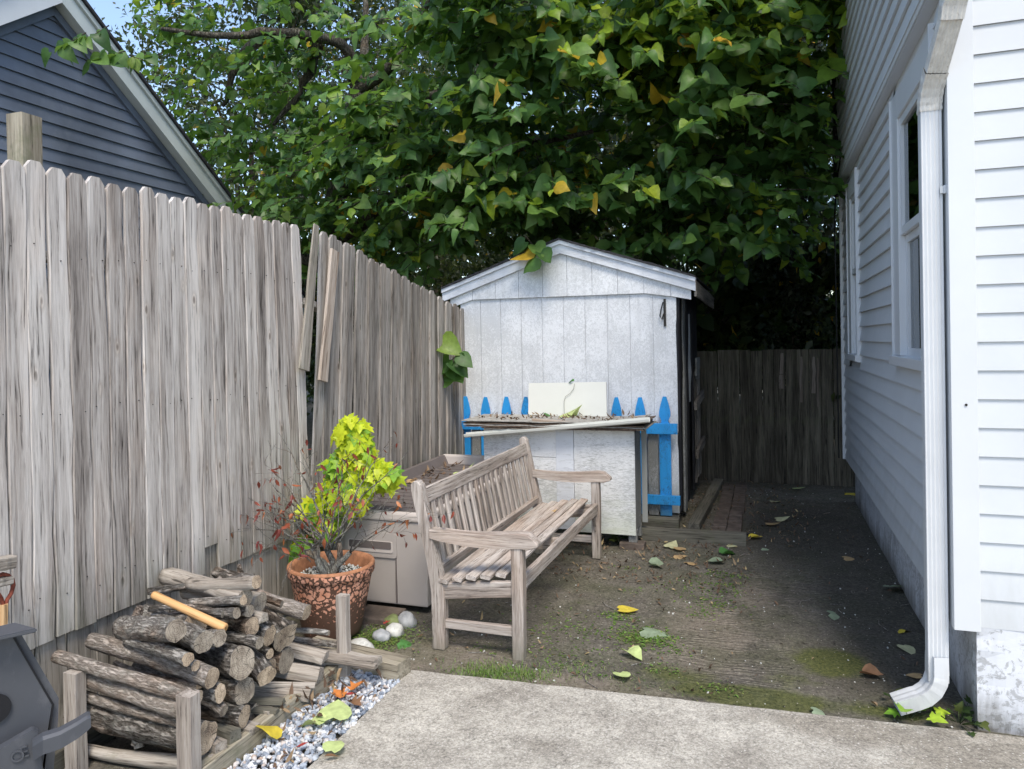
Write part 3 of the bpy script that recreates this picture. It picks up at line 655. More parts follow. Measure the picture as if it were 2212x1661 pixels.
# roof (above the frame, shades the yard)
bm = bmesh.new()
prism(bm, [Vector((.55, 3.2, 5.50)), Vector((3.6, 3.2, 7.4)), Vector((6.7, 3.2, 5.50)), Vector((6.7, 3.2, 5.42)), Vector((.55, 3.2, 5.42))], (0, 4.85, 0))
obj('roof', bm, M['shingle'], hs)
for wi, (a, b_, c, d) in enumerate(wins):
    wn = thing('window', '', 'x', (WX, a, c)); del wn['label']; del wn['category']
    wn.parent = hs; wn.location = Vector((WX, a, c))-hs.location; WP[wn.name] = Matrix.Translation(Vector((WX, a, c)))
    bm = bmesh.new(); o1, o2 = WX-.024, WX-.002
    box(bm, (o1, b_-.20, c), (o2+.10, b_, d-.002), .003)             # far casing
    box(bm, (o1, a-.02, c), (o2+.10, a+.06, d-.002), .003)
    box(bm, (o1, a+.061, d-.16), (o2+.1, b_-.201, d-.003), .003)
    obj('window_casing', bm, M['vinylsoft'], wn)
    bm = bmesh.new(); box(bm, (o1-.03, a-.02, c-.055), (WX+.08, b_+.01, c-.002), .004); obj('window_sill', bm, M['vinylsoft'], wn)
    i0, i1, j0, j1 = a+.061, b_-.201, c+.0, d-.161; mid = (j0+j1)/2+.0
    bm = bmesh.new(); s = .045
    for (z0, z1, xo) in ((mid+.012, j1, -.012), (j0, mid+.01, .012)):
        x0, x1 = WX+.0+xo, WX+.035+xo
        box(bm, (x0, i0, z0), (x1, i0+s, z1)); box(bm, (x0, i1-s, z0), (x1, i1, z1))
        box(bm, (x0+.001, i0+s, z0), (x1-.001, i1-s, z0+s)); box(bm, (x0+.001, i0+s, z1-s), (x1-.001, i1-s, z1))
    obj('window_sash', bm, M['vinylsoft'], wn)
    bm = bmesh.new()
    box(bm, (WX+.004, i0+s, mid+.012+s), (WX+.008, i1-s, j1-s)); box(bm, (WX+.026, i0+s, j0+s), (WX+.030, i1-s, mid+.01-s))
    obj('window_pane', bm, M['glass'], wn)
    bm = bmesh.new(); q = i0+.05
    while q < i0+.33: box(bm, (WX+.07, q, j0+.02), (WX+.075, q+.012, mid)); q += .035
    obj('blind', bm, M['blind'], wn)
    bm = bmesh.new(); box(bm, (WX+.10, i0+.3, j0+.02), (WX+.105, i1, mid)); obj('curtain', bm, M['curtain'], wn)
    bm = bmesh.new(); box(bm, (WX+.5, i0-.5, j0-.5), (WX+.52, i1+.5, j1+.5)); obj('dark_room', bm, M['dark'], wn)
    bm = bmesh.new(); box(bm, (WX-.034, b_+.002, c-.02), (WX-.0, b_+.012, d+.0)); box(bm, (WX-.040, a-.034, c-.06), (WX-.0, a-.022, d+.0)); obj('trim_channel', bm, M['vinylsoft'], wn)
# downspout
def rectprof(w_, d_, ribs=True):
    pts = []; k = 5
    for i in range(k): 
        x = -w_/2+w_*i/k; pts += [(x+.002, -d_/2), (x+w_/k*.5, -d_/2+.004)] if ribs else [(x, -d_/2)]
    pts += [(w_/2, -d_/2+.002), (w_/2, d_/2)]
    for i in range(k): pts.append((w_/2-w_*(i+.5)/k, d_/2-.003*(i % 2)))
    pts += [(-w_/2, d_/2), (-w_/2, -d_/2+.004)]
    return pts
def ductrun(bm, path, w_, d_, side=Vector((1, 0, 0)), crimp=0, closed=True):
    prof = rectprof(w_, d_); rings = []
    for i, p in enumerate(path):
        p = Vector(p); dv = (Vector(path[min(i+1, len(path)-1)])-Vector(path[max(i-1, 0)])).normalized()
        sx = (side-dv*side.dot(dv)).normalized(); sy = sx.cross(dv)*-1
        sy = dv.cross(sx)
        k = 1+crimp*(.5 if i % 2 else -.5)
        rings.append([bm.verts.new(p+sx*(x*k)+sy*(y_*k)) for x, y_ in prof])
    L = len(prof)
    for a, b_ in zip(rings, rings[1:]):
        for k in range(L): bm.faces.new((a[k], a[(k+1) % L], b_[(k+1) % L], b_[k]))
    return rings
ds = thing('downspout', '', 'x', (.66, 3.5, 0)); del ds['label']; del ds['category']
ds.parent = hs; ds.location = Vector((.66, 3.5, 0))-hs.location; WP[ds.name] = Matrix.Translation(Vector((.66, 3.5, 0)))
DX, DY = .662, 3.50
bm = bmesh.new(); ductrun(bm, [(DX, DY, z) for z in (.16, .5, 1., 1.6, 2.2, 2.58)], .078, .056); obj('pipe', bm, M['downspout'], ds)
bm = bmesh.new()
pth = []
for i in range(9):
    a = i/8*R(72); pth.append((DX-.13*(1-math.cos(a)), DY-.02*i/8, .20-.13*math.sin(a)-.0))
pth = [(DX, DY, .27)]+pth+[(DX-.165, DY-.03, .045)]
ductrun(bm, pth, .083, .061, side=Vector((.25, -1, 0)).normalized(), crimp=.03); obj('bottom_elbow', bm, M['downspout'], ds)
bm = bmesh.new(); pth = [(DX, DY, 2.55)]
for i in range(9):
    a = i/8; pth.append((DX+.012*a*a, DY-.07*a*a, 2.56+.14*a))
ductrun(bm, pth, .084, .062, crimp=.05)
ductrun(bm, [pth[-1], (DX+.04, DY-.20, 2.86)], .078, .056)
top = Vector((DX+.04, DY-.20, 2.85)); p2 = [top]
for i in range(8):
    a = (i+1)/8; p2.append(top+Vector((.04*a-.02*a*a, -.14*a+.06*a*a, .03+.16*a)))
ductrun(bm, p2, .084, .062, crimp=.05); obj('top_elbow', bm, M['dirtyelbow'], ds)
bm = bmesh.new(); box(bm, (.702, 3.455, 2.20), (.735, 3.475, 2.235), .003); box(bm, (.690, 3.462, 2.203), (.702, 3.468, 2.232)); obj('strap', bm, M['downspout'], ds)
bm = bmesh.new()
tube(bm, [(.66, 7.93, 5.3), (.655, 7.94, 4.6), (.65, 7.7, 3.7), (.67, 7.4, 3.25), (.66, 7.7, 3.1), (.66, 7.97, 2.8), (.67, 7.99, .4)], .007, 5)
tag(obj('cable', bm, M['rope']), 'thin black cable looping down the far corner of the white house', 'cable')

# ------------------------------------------------------------ blue house behind the fence
BX = -7.0; bh = thing('blue_house', 'slate blue gabled house behind the fence at upper left', 'house', (BX, 5.93, 0))
yA, zA = 5.71, 5.217; sl_ = .76
rows = []; z = .2; e = .135
while z < zA:
    z1 = min(z+e, zA); h0, h1 = (zA-z)/sl_, (zA-z1)/sl_
    lim = 3.4
    rows.append((z, z1, [(yA-min(h0, lim), yA+min(h0, lim), yA-min(h1, lim), yA+min(h1, lim))])); z += e
bm = bmesh.new(); siding(bm, (BX, 0, 0), (0, 1, 0), (1, 0, 0), rows, e, .02); obj('gable_siding', bm, M['bluesiding'], bh, recalc=False)
bm = bmesh.new(); prism(bm, [Vector((BX-.01, yA-3.4, 0)), Vector((BX-.01, yA+3.4, 0)), Vector((BX-.01, yA+3.4, zA-3.4*sl_)), Vector((BX-.01, yA, zA)), Vector((BX-.01, yA-3.4, zA-3.4*sl_))], (-6, 0, 0)); obj('wall_core', bm, M['bluesiding'], bh)
def rake(s, nm, matn, off, w_, x0, x1):
    d = Vector((0, s, -sl_)).normalized(); nn = Vector((0, s*sl_, 1)).normalized()
    A0 = Vector((0, yA, zA)) + Vector((0, 0, off/math.cos(math.atan(sl_))))
    A1 = A0+Vector((0, 0, w_/math.cos(math.atan(sl_)))); B0, B1 = A0+d*5.2, A1+d*5.2
    bm = bmesh.new(); prism(bm, [Vector((x0, p.y, p.z)) for p in (A0, B0, B1, A1)], (x1-x0, 0, 0)); return obj(nm, bm, matn, bh)
for s in (1, -1):
    rake(s, 'inner_trim', M['bluesiding'], -.09, .08, BX, BX+.045)
    rake(s, 'rake_board', M['greytrim'] if s == 1 else M['whitesoffit'], .0, .15 if s == 1 else .26, BX, BX+.16)
    rake(s, 'rake_edge', M['greytrim'] if s == 1 else M['whitesoffit'], .155 if s == 1 else .265, .05, BX-.1, BX+.19)
    rake(s, 'roof', M['shingle'], .21 if s == 1 else .32, .03, BX-6, BX+.22)

# ------------------------------------------------------------ shed
SX0, SX1, SY, SY2 = -2.766, -.735, 6.5, 8.45
sh = thing('garden_shed', 'small white flaking wooden shed with a shallow gable roof', 'shed', (-1.75, SY, 0))
pk = Vector((-1.757, 0, 2.50)); eL, eR = Vector((-2.93, 0, 2.10)), Vector((-.564, 0, 2.11))
def rooftop(x): return (eL.z+(pk.z-eL.z)*(x-eL.x)/(pk.x-eL.x)) if x < pk.x else (eR.z+(pk.z-eR.z)*(eR.x-x)/(eR.x-pk.x))
bm = bmesh.new(); k = 10; wd = (SX1-SX0)/k
for i in range(k):
    g0 = .005 if i else 0; x0, x1 = SX0+i*wd+g0, SX0+(i+1)*wd
    box(bm, (x0, SY, .10), (x1, SY+.02, 2.04))
box(bm, (SX0+.001, SY+.008, .10), (SX1-.001, SY+.024, 2.1))
obj('front_wall', bm, M['shedwhite'], sh)
bm = bmesh.new()                                    # gable panel with clipped lower corners
wd2 = .232; x = SX0-.10; k = 0
xs_ = []
while x < SX1+.12: xs_.append(x); x += wd2
xs_.append(SX1+.13)
for x0, x1 in zip(xs_, xs_[1:]):
    x0 += .004
    def low(xx): return 2.025 if SX0+.06 < xx < SX1-.10 else (1.955 if (xx < SX0-.02 or xx > SX1-.0) else 1.99)
    pts = [Vector((x0, SY-.022, low(x0))), Vector((x1, SY-.022, low(x1)))]
    pts += [Vector((x1, SY-.022, rooftop(x1)-.02))]
    if x0 < pk.x < x1: pts.append(Vector((pk.x, SY-.022, pk.z-.02)))
    pts.append(Vector((x0, SY-.022, rooftop(x0)-.02)))
    prism(bm, pts, (0, .018, 0))
prism(bm, [Vector((SX0-.09, SY-.012, 2.03)), Vector((SX1+.12, SY-.012, 2.03)), Vector((SX1+.12, SY-.012, rooftop(SX1+.12)-.03)), Vector((pk.x, SY-.012, pk.z-.03)), Vector((SX0-.09, SY-.012, rooftop(SX0-.09)-.03))], (0, .03, 0))
obj('gable_panel', bm, M['shedwhite'], sh)
def rk(a, b_, h, dy, th, nm, matn, dz=0):
    bm = bmesh.new(); a, b_ = a.copy(), b_.copy()
    prism(bm, [Vector((a.x, SY-dy, a.z+dz-h)), Vector((b_.x, SY-dy, b_.z+dz-h)), Vector((b_.x, SY-dy, b_.z+dz)), Vector((a.x, SY-dy, a.z+dz))], (0, th, 0)); obj(nm, bm, matn, sh)
rk(eL, pk, .085, .055, .030, 'rake_trim', M['trimwhite']); rk(pk, eR, .085, .055, .030, 'rake_trim', M['trimwhite'])
rk(eL, pk, .035, .075, .09, 'rake_cap', M['trimwhite'], .032); rk(pk, eR, .035, .075, .09, 'rake_cap', M['trimwhite'], .032)
bm = bmesh.new()                                    # roof decks with a ragged shingle edge
for a, b_ in ((eL, pk), (pk, eR)):
    n_ = 24
    for j in range(n_):
        p0, p1 = a.lerp(b_, j/n_), a.lerp(b_, (j+1)/n_)
        yy = SY-.085-random.uniform(0, .012)
        prism(bm, [Vector((p0.x, yy, p0.z+.034)), Vector((p1.x, yy, p1.z+.034)), Vector((p1.x, yy, p1.z+.046+random.uniform(0, .008))), Vector((p0.x, yy, p0.z+.046+random.uniform(0, .008)))], (0, SY2+.15-yy, 0))
obj('roof', bm, M['shingle'], sh)
plank('side_fascia', (eR.x-.005, SY-.03, 2.05), (eR.x+.0, SY2+.2, 2.02), .02, .14, M['shedside'], sh, upv=(0, 0, 1))
bm = bmesh.new(); box(bm, (SX1-.03, SY+.03, .1), (SX1-.002, SY2, 2.1)); box(bm, (SX0, SY2, .1), (SX1, SY2+.02, 2.3)); box(bm, (SX0, SY+.03, .1), (SX0+.02, SY2, 2.1)); obj('side_wall', bm, M['black'], sh)
def sb(nm, y0, y1, z0, z1, matn, x=0.012, lean=0):
    return plank(nm, (SX1+x, (y0+y1)/2, z0), (SX1+x+.004, (y0+y1)/2+lean, z1), .018, y1-y0, matn, sh, upv=(0, 1, 0), seg=6, jit=.004)
sb('tar_paper', SY+.0, SY+.24, .1, 2.0, M['black'], .003)
sb('corner_trim', SY+.26, SY+.42, .06, 2.0, M['oldwhite'], .02)
sb('door_frame', SY+.5, SY+.62, .1, 1.95, M['black'], .024)
sb('door_panel', SY+.66, SY+.98, 1.0, 1.86, M['shedwhite'], .012)
sb('door_frame', SY+1.0, SY+1.1, .1, 1.9, M['black'], .026)
for q in range(6): sb('side_board', SY+1.14+q*.11, SY+1.23+q*.11, .12+random.uniform(0, .05), 1.28+random.uniform(-.05, .15), M['shedside'], .02+.012*(q % 2))
sb('white_scrap', SY+1.2, SY+1.5, 1.2, 1.42, M['oldwhite'], .05)
plank('cross_rail', (SX1+.06, SY+1.0, .95), (SX1+.06, SY2-.05, 1.0), .03, .09, M['shedside'], sh); plank('cross_rail', (SX1+.06, SY+1.1, .45), (SX1+.07, SY2-.1, .5), .03, .09, M['shedside'], sh)
sb('corner_plank', SY+.02, SY+.10, .12, 1.98, M['black'], .012)
bm = bmesh.new(); box(bm, (-.842, SY-.012, 1.73), (-.822, SY-.001, 1.97)); tube(bm, [(-.845, SY-.02, 1.94), (-.86, SY-.035, 1.88), (-.87, SY-.04, 1.82), (-.855, SY-.03, 1.79), (-.84, SY-.02, 1.84)], .006, 6)
obj('hinge_hook', bm, M['iron'], sh)
plank('skid', (SX0, SY+.0, .045), (SX1, SY+.0, .045), .09, .08, M['timberdark'], sh)
# fallen hanging pieces
# picket fence panel in front of the shed
pf = thing('picket_fence', 'bright blue picket fence panel standing against the white shed', 'fence', (-1.75, 6.42, .08))
PY = 6.445
def gothic(bm, x, w_, z0, z1, y0, th, lean=0):
    hw = w_/2; n_ = z1-.24
    pr = [(hw, z0), (hw, n_), (hw*.62, n_+.02), (hw*.62, n_+.035), (hw*.98, n_+.075), (hw*.98, n_+.11), (hw*.72, n_+.17), (hw*.30, z1)]
    pts = [Vector((x+a, y0, z)) for a, z in pr]+[Vector((x-a, y0, z)) for a, z in pr[::-1]]
    prism(bm, pts, (0, th, 0))
for x in (-2.704, -2.501, -2.293, -2.102, -1.89, -1.68, -1.47, -1.26, -1.051, -.839):
    bm = bmesh.new(); gothic(bm, x, .098 if x > -1 else .092, .09, 1.108+random.uniform(-.006, .006)+(x+2.7)*.006, PY-.02, .018); obj('picket', bm, M['blue'], pf)
for x in (-2.60, -2.40, -2.19, -1.365, -1.155, -.945):
    bm = bmesh.new(); box(bm, (x-.043, PY-.012, .09), (x+.043, PY+.0, .90)); obj('grey_slat', bm, M['oldwhite'], pf)
bm = bmesh.new(); box(bm, (SX0, PY-.058, .80), (-.73, PY-.021, .89), .003); obj('rail', bm, M['blue'], pf)
bm = bmesh.new(); box(bm, (-2.75, PY-.058, .19), (-.715, PY-.021, .27), .003); obj('rail', bm, M['blue'], pf)
tag(plank('sill_timber', (-2.3, 6.33, .05), (-.72, 6.33, .05), .09, .09, M['timberdark'], None, upv=(0, 0, 1)), 'short dark timber directly under the blue pickets', 'timber')
tag(plank('edging_timber', (-1.15, 5.98, .035), (-.17, 6.0, .035), .09, .105, M['timberdark'], None, upv=(0, 0, 1)), 'long dark edging timber lying across in front of the brick path', 'timber')
tag(plank('edging_timber', (-.60, 6.30, .02), (-.52, 8.4, .02), .10, .09, M['timberdark'], None, upv=(0, 0, 1)), 'dark timber running back beside the shed door', 'timber')
bp = thing('brick_path', 'short path of damp worn bricks beside the shed', 'path', (-.33, 6.1, 0)); 
for i in range(12):
    for j in range(2):
        bm = bmesh.new(); x0 = -.46+j*.125+random.uniform(-.006, .006); y0 = 6.10+i*.195+random.uniform(-.01, .01)
        box(bm, (x0, y0, -.03), (x0+.115, y0+.185, .015+random.uniform(0, .012)), .006); obj('brick', bm, M['brick'], bp)

# ------------------------------------------------------------ rear gate / fence
gt = thing('plank_gate', 'dark mossy board fence closing the far end of the alley', 'fence', (0, 8.6, 0))
x = -.95
while x < 1.02:
    plank('board', (x, 8.62, .0), (x+random.uniform(-.004, .004), 8.62, 1.475+random.uniform(-.008, .008)), .118, .02, M['gate'], gt, upv=(0, -1, 0), seg=6, jit=.002)
    x += .1205
for (x, w_, z0, z1) in ((.15, .05, 1.05, 1.44), (.35, .03, .9, 1.40), (.48, .035, 1.0, 1.40), (.52, .02, .85, 1.38)):
    plank('peeled_patch', (x, 8.607, z0), (x+.01, 8.607, z1), w_, .003, M['gatescar'], gt, upv=(0, -1, 0), jit=.006, taper=.3)
plank('rail', (-.95, 8.66, 1.2), (1.0, 8.66, 1.2), .03, .09, M['gate'], gt, upv=(0, 0, 1)); plank('rail', (-.95, 8.66, .3), (1.0, 8.66, .3), .03, .09, M['gate'], gt, upv=(0, 0, 1))

# ------------------------------------------------------------ white cabinet in front of the shed
cb = thing('potting_cabinet', 'low white painted wooden cabinet with green-stained lower front', 'cabinet', (-1.6, 5.65, 0))
CYF = 5.65
bm = bmesh.new(); box(bm, (-2.218, CYF, .69), (-1.60, CYF+.018, .918)); box(bm, (-2.218, CYF, .112), (-1.60, CYF+.018, .686)); box(bm, (-1.452, CYF, .105), (-.972, CYF+.018, .918)); obj('front_panel', bm, M['cabwhite'], cb)
bm = bmesh.new(); box(bm, (-1.598, CYF-.006, .12), (-1.455, CYF+.016, .918)); obj('centre_stile', bm, M['trimwhite'], cb)
bm = bmesh.new(); box(bm, (-.990, CYF+.019, .14), (-.972, CYF+.28, .9)); box(bm, (-2.216, CYF+.02, .14), (-2.2, CYF+.28, .9)); box(bm, (-2.2, CYF+.28, .14), (-.99, CYF+.295, .9)); box(bm, (-2.2, CYF+.02, .14), (-.99, CYF+.28, .16)); obj('side_panel', bm, M['oldwhite'], cb)
for x, y in ((-2.17, CYF+.05), (-1.0, CYF+.05), (-2.17, CYF+.25), (-1.0, CYF+.25)):
    plank('leg', (x, y, .015 if x < -1.5 else .045), (x, y, .14), .065, .05, M['oldwhite'], cb, upv=(0, 1, 0), seg=2)
bm = bmesh.new(); box(bm, (-.968, CYF+.30, .14), (-.925, CYF+.305, .90)); obj('perforated_strip', bm, M['perf'], cb)
tag(plank('support_block', (-1.10, 5.70, .016), (-.91, 5.70, .016), .11, .055, M['brick'], None), 'flat grey block under the right leg of the white cabinet', 'block')
# loose sheets on top
rs = thing('shingle_sheets', 'stack of warped grey and brown sheets lying on the white cabinet', 'sheets', (-1.6, 5.9, .92))
for i in range(6):
    bm = bmesh.new(); n_ = 22; z = .924+i*.0105; x0, x1 = -2.38+random.uniform(0, .06), -.84-random.uniform(0, .08); y0 = 5.56+random.uniform(-.02, .03)
    if i == 0: x0, x1 = -2.2, -.95
    a = [];
    for j in range(n_+1):
        x = x0+(x1-x0)*j/n_; wz = .006*mnoise.noise(Vector((x*5, i*3, 0)))+(.02*((x-x1+.25)/.25)**2 if x > x1-.25 and i > 3 else 0)
        yy = y0+.012*mnoise.noise(Vector((x*14, i*7, 1)))
        a.append([bm.verts.new(p) for p in ((x, yy, z+wz), (x, yy, z+wz+.006), (x, 6.08, z+wz+.006), (x, 6.08, z+wz))])
    for p, q in zip(a, a[1:]):
        for c in range(4): bm.faces.new((p[c], p[(c+1) % 4], q[(c+1) % 4], q[c]))
    bm.faces.new(a[0]); bm.faces.new(a[-1][::-1])
    obj('sheet', bm, M['asphtop'] if i in (5, 2) else M['asph'], rs)
# fallen wood strip under the gutter piece
tag(plank('wood_strip', at(1150, 908, Y=5.60), at(1392, 927, Y=5.60), .03, .03, M['brownwood'], None), 'brown wood strip sticking out under the white gutter piece', 'board')
bm = bmesh.new(); pa, pb = at(1004, 938, Y=5.545), at(1403, 905, Y=5.53)
prof = [(-.026, .0), (-.022, -.018), (-.006, -.027), (.014, -.024), (.026, -.008), (.027, .012), (.023, .012), (.021, -.006), (.010, -.018), (-.005, -.021), (-.017, -.013), (-.021, .002)]
mw, L = orient(pa, pb, (0, 0, 1))
prism(bm, [Vector((x, y, 0)) for x, y in prof], (0, 0, L)); 
tag(obj('gutter_piece', bm, M['screen'], None, mw), 'long white gutter length laid slanting across the front of the cabinet', 'gutter')
bm = bmesh.new(); pts = [at(1142, 828, Y=6.12), at(1309, 825, Y=6.12), at(1311, 902, Y=6.05), at(1141, 902, Y=6.05)]
prism(bm, pts, (0, .022, 0)); wb = obj('white_board', bm, M['screen']); tag(wb, 'cream rectangular board with a crack leaning on the blue pickets', 'board')
bm = bmesh.new(); cp = [at(x, y, Y=6.084-(y-828)*.0009) for x, y in ((1240, 829), (1238, 840), (1230, 850), (1220, 857), (1217, 868), (1218, 895))]
tube(bm, [p+Vector((0, .02, 0)) for p in cp], .0022, 4); obj('crack', bm, M['crackline'], wb)

# ------------------------------------------------------------ deck box
db = thing('deck_box', 'large taupe plastic storage box with dark brown lid behind the bench', 'storage box', (-2.3, 4.8, .03))
x0, x1, y0, y1 = -2.64, -1.925, 3.955, 5.80
bm = bmesh.new()
def taperbox(bm, x0, x1, y0, y1, z0, z1, t, bev):
    q = bmesh.new(); bmesh.ops.create_cube(q, size=1)
    for v in q.verts:
        k = (1-t) if v.co.z < 0 else 1
        v.co = Vector(((x0+x1)/2+v.co.x*(x1-x0)*k, (y0+y1)/2+v.co.y*((y1-y0)-(1-k)*(x1-x0)), z0 if v.co.z < 0 else z1))
    bmesh.ops.bevel(q, geom=q.edges[:], offset=bev, segments=3, affect='EDGES', profile=.6)
    mp = {v: bm.verts.new(v.co) for v in q.verts}
    for f in q.faces: bm.faces.new([mp[v] for v in f.verts])
    q.free()
taperbox(bm, x0, x1, y0, y1, .035, .545, .035, .012)
obj('box_body', bm, M['boxbody'], db, smooth=False)
bm = bmesh.new()                                    # raised frame with handle recess on the near end
def rrect(cx, cz, w_, h_, r, k=4):
    o = []
    for sx, sz, a0 in ((1, 1, 0), (-1, 1, 90), (-1, -1, 180), (1, -1, 270)):
        for i in range(k+1):
            a = R(a0+90*i/k); o.append((cx+sx*(w_/2-r)+r*math.cos(a), cz+sz*(h_/2-r)+r*math.sin(a)))
    return o
prism(bm, [Vector((x, y0-.004, z)) for x, z in rrect(-2.31, .395, .36, .15, .02)], (0, .012, 0)); obj('handle_frame', bm, M['boxbody'], db)
bm = bmesh.new(); prism(bm, [Vector((x, y0-.008, z)) for x, z in rrect(-2.31, .385, .31, .068, .012)], (0, .006, 0)); obj('handle_lip', bm, M['boxtrim'], db)
bm = bmesh.new(); prism(bm, [Vector((x, y0-.0105, z)) for x, z in rrect(-2.31, .395, .29, .044, .008)], (0, .006, 0)); obj('handle_slot', bm, M['boxlid'], db)
bm = bmesh.new(); box(bm, (-2.142, y0-.001, .05), (-2.136, y0+.03, .32)); obj('panel_seam', bm, M['boxlid'], db)
bm = bmesh.new(); box(bm, (x0+.04, y0+.04, .55), (x1-.035, y1-.05, .585), .004)
for i in range(16): box(bm, (x0+.06, y0+.08+i*.105, .5855), (x1-.05, y0+.15+i*.105, .589), .001)
obj('lid', bm, M['boxlid'], db)
bm = bmesh.new(); box(bm, (x0-.01, y0-.012, .547), (x1+.012, y0+.035, .602), .014); obj('near_rim', bm, M['boxtrim'], db)
bm = bmesh.new(); box(bm, (x0-.01, y1-.045, .55), (x1+.012, y1+.01, .66), .014); obj('far_rim', bm, M['boxtrim'], db)
bm = bmesh.new(); prism(bm, [Vector((x0-.012, y0+.036, .55)), Vector((x0+.06, y0+.036, .55)), Vector((x0+.02, y0+.036, .635)), Vector((x0-.005, y0+.036, .64))], (0, y1-y0-.082, .02)); obj('hinge_rim', bm, M['boxlid'], db)
bm = bmesh.new(); box(bm, (x1-.034, y0+.036, .551), (x1+.012, y1-.046, .598), .012); obj('side_rim', bm, M['boxtrim'], db)
tag(obj('paving_brick', (lambda b: (box(b, (-2.32, 3.72, -.02), (-2.06, 3.93, .035), .006), b)[1])(bmesh.new()), M['brick']), 'tan paving brick under the near end of the storage box', 'brick')

# ------------------------------------------------------------ bench
be = thing('garden_bench', 'long weathered slatted garden bench with rolled arms facing the alley', 'bench', (-1.45, 4.45, 0))
BY0, BY1 = 3.545, 5.36; fxx, bxx = -1.215, -1.66
W = M['bench']
def extr(nm, pts2, y, th, matn=W, along='Z'):                  # profile in X/Z extruded along Y, grain along Z
    bm = bmesh.new(); prism(bm, [Vector((x, y-th/2, z)) for x, z in pts2], (0, th, 0))
    bmesh.ops.bevel(bm, geom=[e for e in bm.edges], offset=.004, segments=1, affect='EDGES')
    if along == 'X':
        mw_ = Matrix(((0, 0, 1), (0, 1, 0), (-1, 0, 0))).to_4x4(); bm.transform(mw_.inverted()); return obj(nm, bm, matn, be, mw_)
    return obj(nm, bm, matn, be)
for y in (BY0, BY1):
    extr('rear_leg', [(-1.695, 0), (-1.625, 0), (-1.62, .30), (-1.655, .45), (-1.745, .865), (-1.765, .885), (-1.79, .885), (-1.806, .865), (-1.80, .83), (-1.715, .45), (-1.69, .30)], y, .06)
    plank('front_leg', (fxx, y, 0), (fxx, y, .575), .062, .06, W, be, upv=(0, 1, 0))
    # arm: slightly curved, rolled front
    n_ = 12; tp = []; bt = []
    for i in range(n_+1):
        u = i/n_; x = -1.70+u*.60; zc = .607-.018*math.sin(math.pi*min(1, u*1.15))+(.004 if u < .8 else .004-.02*((u-.8)/.2)**2)
        hh_ = .024+.014*math.sin(min(1, u*1.05)*math.pi/2)
        if u > .92: hh_ *= math.sqrt(max(.06, 1-((u-.92)/.08)**2))
        tp.append((x, zc+hh_)); bt.append((x, zc-hh_))
    a = extr('armrest', [p for p in bt]+tp[::-1], y, .075, W, 'X')
    plank('side_rail', (fxx-.03, y, .352), (-1.64, y, .308), .035, .085, W, be, upv=(0, 0, 1), seg=3)
    plank('stretcher', (fxx-.03, y, .135), (-1.66, y, .135), .028, .05, W, be, upv=(0, 0, 1), seg=3)
ym = (BY0+BY1)/2
extr('centre_support', [(fxx-.02, .31), (-1.63, .28), (-1.63, .34), (fxx-.02, .385)], ym, .03, W, 'X')
plank('front_rail', (fxx+.002, BY0+.032, .372), (fxx+.002, BY1-.032, .372), .032, .075, W, be, upv=(0, 0, 1), seg=8)
seat = [(-1.625, .345), (-1.545, .362), (-1.465, .376), (-1.385, .387), (-1.310, .394)]
for i, (x, z) in enumerate(seat):
    plank('seat_slat', (x, BY0-.034+(.03 if i == 4 else 0), z+.022), (x, BY1+.03, z+.024), .055, .022, W, be, upv=(.12, 0, 1), seg=10, jit=.0015)
plank('lower_back_rail', (-1.672, BY0+.031, .415), (-1.672, BY1-.031, .415), .032, .05, W, be, upv=(.2, 0, 1), seg=8)
plank('top_rail', (-1.752, BY0+.031, .80), (-1.752, BY1-.031, .80), .03, .085, W, be, upv=(-.19, 0, 1), seg=8)
ns = 19
for i in range(ns):
    y = BY0+.10+(BY1-BY0-.2)*i/(ns-1)
    plank('back_slat', (-1.674, y, .42), (-1.745, y, .775), .016, .042, W, be, upv=(0, 1, 0), seg=4, jit=.001)
for s, y in ((1, BY0+.03), (-1, BY1-.03)):          # corner braces under the seat
    bm = bmesh.new(); pts = [Vector((fxx-.006, y, .335)), Vector((fxx-.006, y+s*.13, .335)), Vector((fxx-.006, y+s*.06, .30)), Vector((fxx-.006, y+s*.018, .24)), Vector((fxx-.006, y, .17))]
    prism(bm, pts, (.012, 0, 0)); obj('corner_brace', bm, W, be)
for (x, y, nm) in ((-1.60, 4.05, 'small curled tan leaf on the near half of the bench seat'), (-1.47, 4.98, 'small curled tan leaf on the far half of the bench seat')):
    o = leaves('fallen_leaf', OVAL, [(x, y, .40)], [(.5, .6, .1)], [(.3, 0, 1)], [.07], M['ftan'], curl=.8); tag(o, nm, 'leaf', 'fallen leaves')

# ------------------------------------------------------------ pot and shrub
PC = Vector((-2.32, 3.54, .02))
pt = thing('terracotta_pot', 'large terracotta planter with flaking leafy relief beside the woodpile', 'plant pot', PC)
bm = bmesh.new(); lathe(bm, [(.0, 0), (.155, 0), (.163, .02), (.20, .20), (.222, .31), (.226, .325), (.236, .33), (.240, .345), (.240, .372)], 56)
obj('pot_wall', bm, M['pot'], pt, Matrix.Translation(PC), True)
bm = bmesh.new(); lathe(bm, [(.240, .3725), (.238, .383), (.228, .387), (.218, .383), (.212, .36), (.205, .30)], 56); obj('rim', bm, M['potrim'], pt, Matrix.Translation(PC), True)
bm = bmesh.new(); lathe(bm, [(0, .312), (.208, .305)], 40); obj('soil', bm, M['dirt'], pt, Matrix.Translation(PC))
def pr():
    a, r = random.uniform(0, 6.28), .19*math.sqrt(random.random()); return PC.x+r*math.cos(a), PC.y+r*math.sin(a)
o = stones('white_pebbles', 500, pr, .005, .010, lambda x, y, i: PC.z+.314+random.uniform(0, .008), M['screen'], pt); stuff(o)
